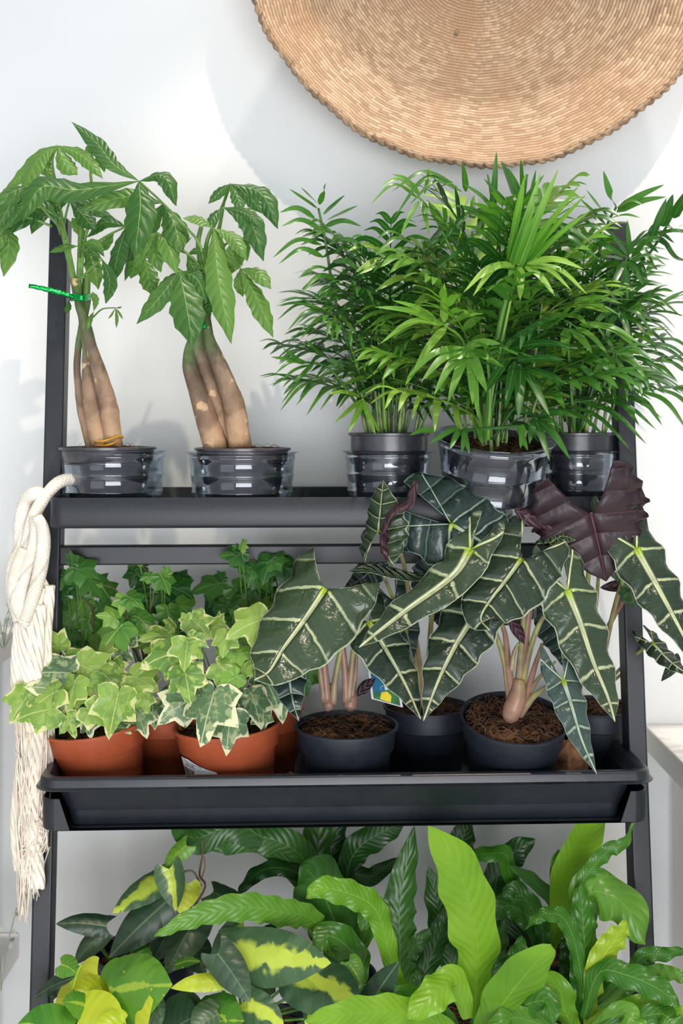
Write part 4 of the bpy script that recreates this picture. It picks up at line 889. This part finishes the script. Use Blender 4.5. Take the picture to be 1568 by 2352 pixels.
for pp, w, c_ in (([(1180, 1640), (1168, 1540), (1160, 1460), (1150, 1430)], [26, 18, 12, 9], 'pinkpet'), ([(1176, 1640), (1158, 1520), (1130, 1440), (1095, 1420)], [22, 14, 10, 8], 'greenpet'), ([(1190, 1640), (1200, 1520), (1215, 1400), (1230, 1340), (1198, 1290)], [26, 20, 13, 9], 'pinkpet'),
               ([(1192, 1640), (1205, 1540), (1240, 1430), (1300, 1362)], [22, 16, 11, 8], 'greenpet'), ([(1186, 1640), (1195, 1520), (1203, 1400), (1205, 1340)], [24, 18, 12, 9], 'greenpet'), ([(1200, 1630), (1225, 1540), (1245, 1480)], [18, 13, 9], 'pinkpet'),
               ([(1190, 1640), (1225, 1600), (1260, 1575), (1292, 1566)], [26, 14, 9, 7], 'greenpet'), ([(1205, 1610), (1235, 1560), (1275, 1520)], [12, 9, 6], 'greenpet')):
    pet(aC, pp, w, (1.335, 1.31), c_)
pet(aC, [(1166, 1658), (1170, 1648), (1178, 1628), (1188, 1600), (1192, 1560)], [16, 38, 46, 42, 26], 1.325, name='corm')
pet(aC, [(1174, 1540), (1180, 1500), (1190, 1478)], [12, 10, 6], 1.31, 'greenpet', 'new_shoot')['label'] = 'bright green new shoot'
# D
al(aD, [(1462, 1262), (1512, 1352), (1560, 1442), (1612, 1545)], .20, d=(1.31, 1.27), F=(.05, -1, .55), lobe=.50, c=.10, spread=-.2, wave=.03, scal=.08)
al(aD, [(1358, 1182), (1374, 1250), (1392, 1336)], .80, M['purple'], (1.305, 1.32), back=M['alocb'], F=(0, -1, -.15), lobe=.66, c=.46, wave=.07, scal=.06, cup=.2)
al(aD, [(1500, 1478), (1540, 1520), (1590, 1556)], .22, M['aloc'], (1.35, 1.31), F=(.1, -1, .8), lobe=.45, c=.12)
flat(aD, [(1556, 1500), (1545, 1530), (1518, 1565)], 30, M['alocb'], 1.36)
al(aD, [(1450, 1355), (1430, 1330), (1400, 1320)], .5, M['fernd'], (1.38, 1.37), F=(0, -1, 1.2), lobe=.4, c=.3, back=M['alocback'], wave=.1)
flat(aD, [(1378, 1350), (1430, 1345), (1470, 1330)], 36, M['purple'], 1.385, F=(0, -1, -.5))
for pp, w in (([(1372, 1590), (1400, 1440), (1430, 1330), (1462, 1265)], [14, 12, 10, 8]), ([(1366, 1590), (1385, 1470), (1430, 1380), (1455, 1350)], [16, 13, 11, 9]), ([(1380, 1590), (1420, 1540), (1470, 1495), (1500, 1480)], [9, 8, 7]), ([(1376, 1585), (1425, 1550), (1475, 1490), (1510, 1470)], [9, 7, 6]), ([(1362, 1590), (1345, 1450), (1352, 1300), (1358, 1180)], [14, 12, 11, 10]), ([(1358, 1590), (1364, 1450), (1372, 1350), (1376, 1280)], [10, 9, 8])):
    pet(aD, pp, w, (1.47, 1.31 if pp[-1][1] == 1180 or pp[-1][0] == 1462 else 1.37), 'greenpet' if w[0] < 15 else 'pinkpet')
# plant tag in the set back pot
tg = thing('plant_tag', 'blue and white printed plant tag stuck in the set back black pot', 'tag', P(880, 1620, 1.40))
q00, q10, q01, q11 = P(853, 1605, 1.41), P(925, 1625, 1.41), P(838, 1475, 1.43), P(902, 1500, 1.43)
def tagp(u, v, l=0): return q00.lerp(q10, u).lerp(q01.lerp(q11, u), v)+Vector((0, -l, 0))
mb = MB(); mb.grid([[tagp(u, v) for u in (0, 1)] for v in (0, 1)])
o = mb.build('card', M['label'], tg, False); m = o.modifiers.new('s', 'SOLIDIFY'); m.thickness = .0006
M['tagblue'] = plain('tag_blue_ink', S(20, 110, 150), .4); M['tagyel'] = plain('tag_yellow_ink', S(220, 200, 40), .4); M['taggreen'] = plain('tag_green_ink', S(40, 110, 60), .4)
def patch(pp, mat, nm, l):
    mb = MB(); ids = [mb.add(tagp(u, v, l)) for u, v in pp]; mb.face(*ids); mb.build(nm, M[mat], o, False)
patch([(.07, .14), (.50, .14), (.44, 1.0), (.07, 1.0)], 'tagblue', 'printed_panel', .0007)
patch([(.07, .02), (.93, .02), (.93, .30), (.60, .26), (.30, .16), (.07, .14)], 'taggreen', 'printed_panel', .0009)
patch([(.28, .04), (.62, .03), (.68, .16), (.55, .22), (.36, .18)], 'tagyel', 'printed_panel', .0011)
patch([(.60, .30), (.92, .30), (.92, .55), (.72, .50)], 'taggreen', 'printed_panel', .0009)
mb = MB(); mb.tube([tagp(.40-.10*math.cos(k*.9)-.012*k+.05, .22+.045*k+.02*math.sin(k*1.8), .0012) for k in range(16)], .0003, 4, 70); mb.build('script_lettering', M['label'], o)
# clump of coir beside the tipped pot, root crumbs
def lump(name, label, c_, r, mat, seed):
    mb = MB(); rows = []
    for i in range(17):
        th = PI*i/16; row = []
        for j in range(24):
            a = 2*PI*j/24; v = Vector((math.sin(th)*math.cos(a), math.sin(th)*math.sin(a), math.cos(th)))
            q = 1+.35*noise.noise(v*2.2+Vector((seed, 0, 0)))+.12*noise.noise(v*7)
            row.append(Vector((v.x*r[0], v.y*r[1], v.z*r[2]))*q+Vector(c_))
        rows.append(row)
    mb.grid(rows, close=True); zmin = min(v.z for v in mb.v)
    for i in range(len(mb.v)): mb.v[i].z += FLOOR2+.0008-zmin
    t = thing(name, label, name.replace('_', ' '), (c_[0], c_[1], FLOOR2)); mb.build('clump', mat, t); return t
q = t2(1300, 1.40, FLOOR2); lump('coir_clump', 'crumpled brown coir clump in the tray right of the tipped pot', (q.x, q.y, q.z+.028), (.026, .022, .028), M['coir'], 3)
q = t2(660, 1.40, FLOOR2); M['pebble'] = plain('pale_pebble', S(196, 165, 132), .8, 0, .2, 60, .5, 80)
lump('pebble', 'pale tan pebble in the tray between terracotta and black pots', (q.x, q.y, q.z+.02), (.017, .014, .012), M['pebble'], 8)

# ------------------------------------------------------------------ rope
rp = thing('cotton_rope', 'bundle of cream cotton rope with frayed ends hanging beside the left rail', 'rope', P(80, 1110, 1.335))
def rope(pts, w, d, name='rope_strand', mat='rope'):
    mb = MB(); mb.tube(pts3(pts, d), [pxw(q, 1.33)/2 for q in w], 14, 50, tw=.18); return mb.build(name, M[mat], rp)
rope([(168, 1100, 1.372), (132, 1110, 1.350), (96, 1152, 1.345), (76, 1192, 1.345), (62, 1250), (52, 1310), (44, 1370), (56, 1440)], [30, 30, 32, 30, 26], 1.345)
rope([(104, 1142, 1.36), (84, 1132, 1.345), (60, 1150), (48, 1200), (46, 1260), (30, 1300), (28, 1360), (44, 1430)], [28, 32, 34, 30, 26], 1.352)
rope([(80, 1188), (82, 1230), (74, 1270), (58, 1320), (46, 1380), (58, 1430)], [26, 32, 30, 28], 1.335)
rope([(84, 1186), (97, 1212), (100, 1250), (94, 1300), (84, 1345), (70, 1390), (58, 1425)], [26, 32, 34, 32, 28], 1.330)
rope([(56, 1260), (40, 1300), (32, 1350), (42, 1400), (64, 1440)], [26, 30, 30, 24], 1.335)
rope([(96, 1332), (108, 1360), (112, 1420), (110, 1480), (112, 1540), (108, 1600), (104, 1680)], [20, 18, 18, 18, 16], 1.350, mat='yarn')
rope([(96, 1350), (86, 1400), (92, 1470), (88, 1550), (88, 1640), (86, 1750), (86, 1850)], [20, 22, 22, 20, 18], 1.340, mat='yarn')
rope([(82, 1372), (66, 1430), (62, 1500), (66, 1600), (60, 1700), (64, 1800), (66, 1880)], [18, 22, 22, 20, 18], 1.340, mat='yarn')
rope([(52, 1420), (46, 1500), (44, 1600), (46, 1700), (48, 1800), (50, 1880)], [16, 16, 14, 14], 1.345, mat='yarn')
R.seed(21)
mb = MB()
ends = [(72, 2075, 30), (62, 2100, 10), (108, 1938, 8), (50, 2000, 10)]
for k in range(300):
    ln = R.choice((0, 0, 1, 2, 2, 3))
    x0 = R.uniform(34, 118); y0 = R.uniform(1640, 1960)
    if ln == 0: xe, ye = R.uniform(55, 92), R.uniform(1980, 2070)
    elif ln == 1: xe, ye = R.uniform(42, 64), R.uniform(2030, 2125)
    elif ln == 2: xe, ye = R.uniform(80, 110), R.uniform(1880, 1965)
    else: xe, ye = R.uniform(34, 60), R.uniform(1850, 2010)
    if ln == 0 and R.random() < .4: x0 = R.uniform(40, 90); y0 = R.uniform(1650, 1900)
    d0 = R.uniform(1.328, 1.352); n = 5; pp = []
    for i in range(n+1):
        t = i/n; wv = 5*math.sin(3*t+k)
        pp.append((x0+(xe-x0)*t**1.3+wv*(t*(1-t))*3+R.uniform(-1.5, 1.5), y0+(ye-y0)*t, d0+R.uniform(-.003, .003)))
    mb.tube(pts3(pp, 1.3), [.0009, .0008, .0005], 4, 12)
o = mb.build('frayed_fringe', M['yarn'], rp); o['kind'] = 'stuff'; o['label'] = 'frayed yarn ends'
# spun plies round the unbraided cords
mb = MB()
for (cx_, y0, y1, rad, d0) in ((103, 1345, 1900, 12, 1.350), (84, 1390, 1940, 15, 1.340), (66, 1420, 2030, 15, 1.340), (46, 1430, 2000, 11, 1.345), (78, 1680, 2040, 15, 1.338)):
    for s_ in range(7):
        pp = []
        for i in range(26):
            t = i/25; y = y0+(y1-y0)*t; a = s_*2*PI/7+t*(y1-y0)/42
            cx2 = cx_+6*math.sin(y*.018+cx_)
            pp.append((cx2+rad*math.cos(a), y, d0+rad/FPX*1.3*math.sin(a)))
        mb.tube(pts3(pp, 1.3), .0030, 6, 75)
mb.build('twisted_ply', M['yarn'], rp)['kind'] = 'stuff'

# ------------------------------------------------------------------ bottom shelf plants
R.seed(17)
def strap(t, pts, w, mat, d, wave=.12, wf=6, prof='strap', F=None, twist=0, cup=.2, name='frond'):
    mb = MB(); blade(mb, pts3(pts, d), w/FPX*1.33, prof, F=F or (R.uniform(-.3, .3), -1, R.uniform(.2, .6)), cup=cup, wave=wave, wf=wf, n=34, k=4, twist=twist, ph=R.uniform(0, 6))
    return mb.build(name, mat, t)
FG = 'bird nest ferns on the bottom shelf'
f1, _ = potted('bird_nest_fern', 'bright fern with tall smooth pointed frond, centre front of the bottom shelf', 'potted plant', t2(1050, 1.345, FLOOR3), .060, .045, .10, M['pot'], band=.28, group=FG)
f2, _ = potted('bird_nest_fern', 'dark green fern with broad lobed fronds, back centre of the bottom shelf', 'potted plant', t2(760, 1.46, FLOOR3), .055, .042, .10, M['pot'], band=.28, group=FG)
f3, _ = potted('bird_nest_fern', 'crinkled fern with one yellow frond, right end of the bottom shelf', 'potted plant', t2(1345, 1.36, FLOOR3), .060, .045, .10, M['pot'], band=.28, group=FG)
f4, _ = potted('bird_nest_fern', 'fern with upright paddle frond behind the crinkled fern at right', 'potted plant', t2(1230, 1.455, FLOOR3), .055, .042, .135, M['pot'], band=.22, group=FG)
B_, Mm, Dk, Yy = M['fernb'], M['fernm'], M['fernd'], M['ferny']
for (t, pts, w, m_, d, wv, wf, pr) in [
 (f1, [(1090, 2340), (1094, 2240), (1096, 2170), (1078, 2080), (1050, 1992), (983, 1898)], 112, B_, (1.31, 1.24), .03, 4, 'strap'),
 (f1, [(1100, 2380), (1136, 2330), (1192, 2256), (1266, 2172)], 112, B_, (1.30, 1.22), .03, 3, 'oval'),
 (f1, [(1010, 2360), (930, 2270), (918, 2164), (920, 2060), (952, 1900)], 82, Dk, (1.36, 1.40), .10, 9, 'strap'),
 (f1, [(960, 2360), (905, 2230), (878, 2126), (852, 2078), (800, 2052), (738, 2040), (702, 2064)], 58, B_, (1.30, 1.25), .12, 7, 'strap'),
 (f1, [(1075, 2340), (1045, 2258), (1000, 2280), (935, 2345)], 74, B_, (1.29, 1.22), .08, 4, 'strap'),
 (f1, [(985, 2360), (960, 2290), (1000, 2170), (1036, 2070)], 56, Dk, (1.38, 1.41), .10, 7, 'strap'),
 (f1, [(1060, 2360), (1030, 2200), (1010, 2100), (985, 1990)], 66, Dk, (1.42, 1.46), .05, 5, 'strap'),
 (f1, [(1080, 2360), (1150, 2290), (1185, 2210), (1200, 2150)], 52, Mm, (1.35, 1.34), .12, 6, 'strap'),
 (f1, [(1100, 2370), (1180, 2320), (1250, 2300), (1270, 2352)], 60, Mm, (1.30, 1.25), .10, 4, 'strap'),
 (f1, [(1060, 2380), (990, 2310), (900, 2300), (860, 2352)], 60, Mm, (1.30, 1.24), .10, 5, 'strap'),
 (f1, [(1070, 2390), (960, 2330), (840, 2325), (700, 2345)], 66, B_, (1.28, 1.20), .06, 5, 'strap'),
 (f1, [(1050, 2360), (950, 2250), (935, 2200), (990, 2130)], 50, Dk, (1.38, 1.38), .14, 8, 'strap'),
 (f1, [(1090, 2370), (1130, 2250), (1140, 2180), (1160, 2110)], 54, Dk, (1.40, 1.43), .1, 6, 'strap'),
 (f2, [(800, 2230), (746, 2160), (715, 2110), (648, 2096), (560, 2084), (455, 2104), (352, 2152)], 62, Mm, (1.38, 1.27), .14, 11, 'strap'),
 (f2, [(800, 2240), (790, 2200), (765, 2110), (725, 2020), (690, 1990)], 130, Dk, (1.40, 1.36), .05, 4, 'strap'),
 (f2, [(790, 2200), (740, 2050), (690, 1965), (613, 1925), (520, 1932), (480, 1950)], 74, Dk, (1.44, 1.40), .07, 4, 'strap'),
 (f2, [(790, 2180), (720, 2040), (665, 1998), (610, 1996), (572, 2022), (546, 2056)], 40, Dk, (1.43, 1.38), .12, 5, 'strap'),
 (f2, [(780, 2180), (700, 2020), (560, 1900), (450, 1925), (390, 1890)], 76, Dk, (1.44, 1.38), .05, 4, 'strap'),
 (f2, [(790, 2200), (742, 2060), (732, 1960), (735, 1850)], 100, Dk, (1.46, 1.48), .06, 5, 'strap'),
 (f2, [(800, 2190), (795, 2020), (822, 1950), (880, 1910), (930, 1890)], 70, Dk, (1.46, 1.44), .06, 4, 'strap'),
 (f2, [(790, 2190), (800, 2020), (858, 2012), (915, 1970)], 46, Dk, (1.48, 1.50), .05, 3, 'strap'),
 (f2, [(810, 2200), (770, 2000), (760, 1930), (780, 1860)], 80, Dk, (1.47, 1.49), .06, 5, 'strap'),
 (f2, [(800, 2220), (850, 2120), (850, 2080), (830, 2140)], 60, Mm, (1.39, 1.36), .10, 4, 'strap'),
 (f2, [(830, 2260), (820, 2200), (760, 2150), (720, 2180)], 70, Mm, (1.36, 1.33), .10, 4, 'strap'),
 (f4, [(1255, 2200), (1290, 2090), (1312, 1994), (1350, 1920), (1386, 1850)], 84, B_, (1.43, 1.38), .02, 2, 'strap'),
 (f4, [(1270, 2160), (1278, 2064), (1280, 2000), (1281, 1950)], 40, Mm, (1.43, 1.42), .10, 3, 'oval'),
 (f4, [(1260, 2180), (1272, 2084), (1255, 2050), (1216, 2016), (1170, 1988)], 36, Dk, (1.43, 1.40), .06, 4, 'strap'),
 (f4, [(1230, 2180), (1215, 2100), (1172, 2010), (1160, 1962), (1110, 1962), (1052, 1964)], 44, Mm, (1.44, 1.40), .12, 5, 'strap'),
 (f4, [(1230, 2190), (1140, 2060), (1165, 1975), (1228, 1926)], 74, Dk, (1.47, 1.48), .08, 4, 'strap'),
 (f4, [(1230, 2190), (1100, 2040), (1060, 1950), (1080, 1880)], 80, Dk, (1.48, 1.50), .06, 4, 'strap'),
 (f4, [(1240, 2180), (1220, 2120), (1170, 2080), (1110, 2110)], 60, Dk, (1.44, 1.40), .1, 4, 'strap'),
 (f4, [(1250, 2190), (1240, 2120), (1190, 2050), (1150, 2060)], 50, Dk, (1.42, 1.40), .12, 5, 'strap'),
 (f4, [(1240, 2190), (1300, 2110), (1360, 2080), (1400, 2110)], 44, Dk, (1.44, 1.42), .1, 4, 'strap'),
 (f3, [(1335, 2380), (1335, 2290), (1342, 2200), (1338, 2110), (1332, 2026)], 66, Mm, (1.34, 1.33), .14, 8, 'strap'),
 (f3, [(1330, 2300), (1330, 2120), (1337, 2030), (1368, 1984), (1400, 1952), (1432, 1938), (1462, 1880)], 36, Mm, (1.35, 1.33), .16, 7, 'strap'),
 (f3, [(1340, 2300), (1345, 2120), (1360, 2050), (1430, 2075), (1482, 2170)], 116, Mm, (1.36, 1.32), .10, 3, 'oval'),
 (f3, [(1350, 2360), (1360, 2290), (1378, 2212), (1414, 2156), (1440, 2118)], 60, Yy, (1.33, 1.30), .14, 7, 'strap'),
 (f3, [(1345, 2340), (1335, 2246), (1317, 2156), (1288, 2104), (1244, 2102), (1206, 2132)], 38, Mm, (1.33, 1.29), .14, 7, 'strap'),
 (f3, [(1340, 2340), (1374, 2236), (1440, 2240), (1512, 2272), (1560, 2312)], 56, Mm, (1.32, 1.26), .10, 5, 'strap'),
 (f3, [(1350, 2320), (1440, 2240), (1477, 2196), (1528, 2192), (1580, 2180)], 34, Mm, (1.34, 1.30), .16, 6, 'strap'),
 (f3, [(1360, 2330), (1480, 2240), (1537, 2236), (1600, 2260)], 34, Mm, (1.35, 1.32), .16, 7, 'strap'),
 (f3, [(1350, 2350), (1440, 2310), (1520, 2310), (1590, 2340)], 40, B_, (1.32, 1.27), .16, 7, 'strap'),
 (f3, [(1340, 2370), (1270, 2310), (1240, 2240), (1250, 2190)], 56, Mm, (1.35, 1.33), .12, 6, 'strap'),
 (f3, [(1340, 2390), (1300, 2330), (1280, 2270), (1220, 2260)], 60, B_, (1.32, 1.28), .12, 4, 'strap'),
 (f3, [(1350, 2380), (1420, 2330), (1450, 2352), (1480, 2400)], 60, Mm, (1.30, 1.25), .12, 4, 'strap'),
 (f3, [(1340, 2390), (1390, 2290), (1450, 2250), (1490, 2210)], 56, Mm, (1.36, 1.36), .14, 6, 'strap'),
 (f3, [(1335, 2380), (1310, 2260), (1310, 2180), (1300, 2130)], 50, Dk, (1.38, 1.38), .12, 7, 'strap'),
 (f3, [(1360, 2370), (1500, 2330), (1540, 2345), (1580, 2400)], 50, Mm, (1.29, 1.24), .14, 5, 'strap'),
 (f3, [(1330, 2390), (1200, 2340), (1160, 2352), (1120, 2420)], 60, Mm, (1.29, 1.24), .12, 4, 'strap')]:
    strap(t, pts, w, m_, d, wv, wf, pr, twist=.5 if w < 45 else 0)
# philodendrons
HG = 'heartleaf philodendrons on the bottom shelf'
p1, _ = potted('heartleaf_philodendron', 'lime and green heartleaf philodendron at left front of the bottom shelf', 'potted plant', t2(255, 1.335, FLOOR3), .058, .044, .095, M['pot'], band=.28, group=HG)
p2, _ = potted('heartleaf_philodendron', 'striped heartleaf philodendron with yellow green centre bands, middle left of bottom shelf', 'potted plant', t2(610, 1.335, FLOOR3), .060, .045, .095, M['pot'], band=.28, group=HG)
p3, _ = potted('heartleaf_philodendron', 'dark trailing philodendron in raised black pot behind the lime one', 'potted plant', t2(335, 1.455, FLOOR3), .062, .046, .13, M['pot'], band=.22, group=HG)
def hrt(t, J, T, hw, mat, d, F=None, stalk=None, mid=None, cup=.35, lobe=.2, c=.22):
    pts = [J]+([mid] if mid else [((J[0]+T[0])/2, (J[1]+T[1])/2-4)])+[T]
    mb = MB(); arrow(mb, pts3(pts, d), hw, lobe=lobe, c=c, F=F or (R.uniform(-.25, .25), -1, R.uniform(.4, 1.0)), cup=cup, wave=.012, scal=0, kind='heart', n=18, k=5, ph=R.uniform(0, 6))
    o = mb.build('leaf', mat, t)
    if stalk:
        q = [P(J[0], J[1], d[0])]+[P(*s) for s in stalk]; mb = MB(); mb.tube(q, [.0014, .0017], 6, 12); mb.build('petiole', M['stem'], o)
    return o
s1 = [(245, 2352, 1.33)]; s2 = [(560, 2350, 1.34)]; s3_ = [(335, 2240, 1.45)]
A_, L_, G_, D_ = M['phs'], M['phl'], M['phg'], M['phd']
for (t, J, T, hw, m_, d, st_) in [
 (p1, (252, 2275), (396, 2262), .44, G_, (1.28, 1.25), s1), (p1, (236, 2285), (170, 2300), .70, L_, (1.29, 1.27), s1), (p1, (225, 2240), (122, 2345), .38, L_, (1.31, 1.28), s1), (p1, (268, 2352), (352, 2296), .46, L_, (1.27, 1.25), s1),
 (p1, (180, 2345), (290, 2352), .5, L_, (1.26, 1.24), s1), (p1, (150, 2372), (40, 2352), .40, G_, (1.25, 1.22), s1), (p1, (140, 2215), (178, 2238), .5, G_, (1.29, 1.28), None), (p1, (170, 2245), (78, 2290), .22, D_, (1.31, 1.30), s1), (p1, (200, 2310), (142, 2302), .4, G_, (1.27, 1.25), s1), (p1, (330, 2300), (372, 2352), .6, D_, (1.28, 1.27), s1), (p1, (285, 2352), (215, 2380), .5, L_, (1.24, 1.22), s1),
 (p1, (390, 2370), (460, 2330), .6, D_, (1.27, 1.25), s1), (p1, (130, 2260), (118, 2300), .45, D_, (1.33, 1.32), s1),
 (p2, (535, 2196), (760, 2212), .26, A_, (1.29, 1.25), s2), (p2, (690, 2232), (832, 2310), .40, A_, (1.29, 1.25), s2), (p2, (500, 2190), (575, 2302), .30, D_, (1.27, 1.25), s2), (p2, (562, 2134), (484, 2232), .36, A_, (1.33, 1.31), s2), (p2, (497, 2252), (392, 2270), .20, L_, (1.27, 1.26), s2), (p2, (562, 2300), (652, 2360), .32, A_, (1.26, 1.23), s2),
 (p2, (640, 2160), (590, 2200), .7, D_, (1.34, 1.33), s2), (p2, (460, 2352), (560, 2345), .5, G_, (1.26, 1.23), s2), (p2, (400, 2340), (470, 2310), .55, D_, (1.28, 1.27), s2), (p2, (760, 2300), (700, 2352), .5, A_, (1.29, 1.26), s2), (p2, (620, 2290), (560, 2280), .6, D_, (1.31, 1.30), s2), (p2, (836, 2330), (916, 2208), .19, D_, (1.27, 1.25), [(850, 2370, 1.31)]),
 (p2, (800, 2210), (830, 2262), .45, G_, (1.30, 1.29), s2), (p2, (830, 2260), (812, 2300), .45, G_, (1.29, 1.28), s2), (p2, (500, 2330), (440, 2372), .6, D_, (1.25, 1.23), s2), (p2, (700, 2340), (760, 2380), .55, D_, (1.27, 1.24), s2),
 (p3, (372, 2018), (258, 2098), .24, A_, (1.39, 1.36), s3_), (p3, (392, 2062), (250, 2200), .25, D_, (1.38, 1.35), s3_), (p3, (243, 2126), (128, 2122), .22, D_, (1.37, 1.36), [(236, 2180, 1.39), (300, 2240, 1.44)]), (p3, (232, 2146), (170, 2216), .28, D_, (1.37, 1.36), [(240, 2190, 1.39), (300, 2240, 1.44)]),
 (p3, (388, 1996), (404, 2092), .36, A_, (1.35, 1.34), None), (p3, (430, 2030), (415, 2102), .46, L_, (1.36, 1.35), None), (p3, (428, 1942), (374, 2000), .28, G_, (1.37, 1.36), None), (p3, (490, 2050), (575, 2096), .3, D_, (1.42, 1.40), s3_), (p3, (400, 2120), (350, 2210), .40, D_, (1.40, 1.38), s3_), (p3, (450, 2110), (380, 2240), .3, D_, (1.40, 1.36), s3_), (p3, (300, 2190), (350, 2230), .5, G_, (1.36, 1.35), s3_), (p3, (440, 2170), (470, 2240), .5, D_, (1.42, 1.40), s3_), (p3, (405, 2215), (460, 2208), .18, G_, (1.33, 1.32), s3_)]:
    hrt(t, J, T, hw, m_, d, stalk=st_)
mb = MB(); mb.tube(pts3([(340, 2240), (420, 2120), (470, 2040), (458, 2010), (465, 1960), (464, 1930)], (1.45, 1.37)), [.0016, .0013, .001], 6, 24); mb.tube(pts3([(462, 2035), (440, 2000), (400, 2012)], 1.37), .0011, 6, 10); mb.tube(pts3([(462, 2020), (470, 1990), (466, 1960)], 1.37), .0009, 6, 10); mb.build('vine', M['darkstem'], p3)
mb = MB(); mb.tube(pts3([(160, 2330), (165, 2280), (178, 2235), (188, 2215)], 1.28), [.0022, .0016], 6, 12); mb.build('petiole', M['ferny'], p1)

# dried sprigs on the left table
def sprig(label, px, py, d, zb, n, seed):
    R.seed(seed); b = Vector(((px-CX)/FPX*d, d, zb)); t = thing('dried_flower_sprig', label, 'dried flowers', b)
    M.setdefault('sprig', plain('dried_grey_green', S(190, 196, 180), .9)); mb = MB(); H = CAMZ-(py-HY)/FPX*d-zb
    for k in range(n):
        tip = b+Vector((R.uniform(-.05, .03), R.uniform(-.02, .03), H*R.uniform(.5, 1)))
        mb.tube([b+Vector((0, 0, .001)), b.lerp(tip, .5)+Vector((R.uniform(-.006, .006), 0, 0)), tip], .0008, 4, 6)
        for q in range(5):
            c_ = b.lerp(tip, R.uniform(.5, 1)); v = Vector((R.uniform(-1, 1), R.uniform(-1, 1), R.uniform(-.3, 1))).normalized()*.010
            blade(mb, [c_, c_+v*.5, c_+v], .005, 'ell', n=4, k=1)
    mb.build('sprig', M['sprig'], t)
sprig('blurry dried grey green sprigs standing on the left display table', 8, 1350, 1.45, .9745, 14, 4)
sprig('small dried sprig on the lower shelf of the left display table', 2, 2040, 1.45, .5605, 9, 6)
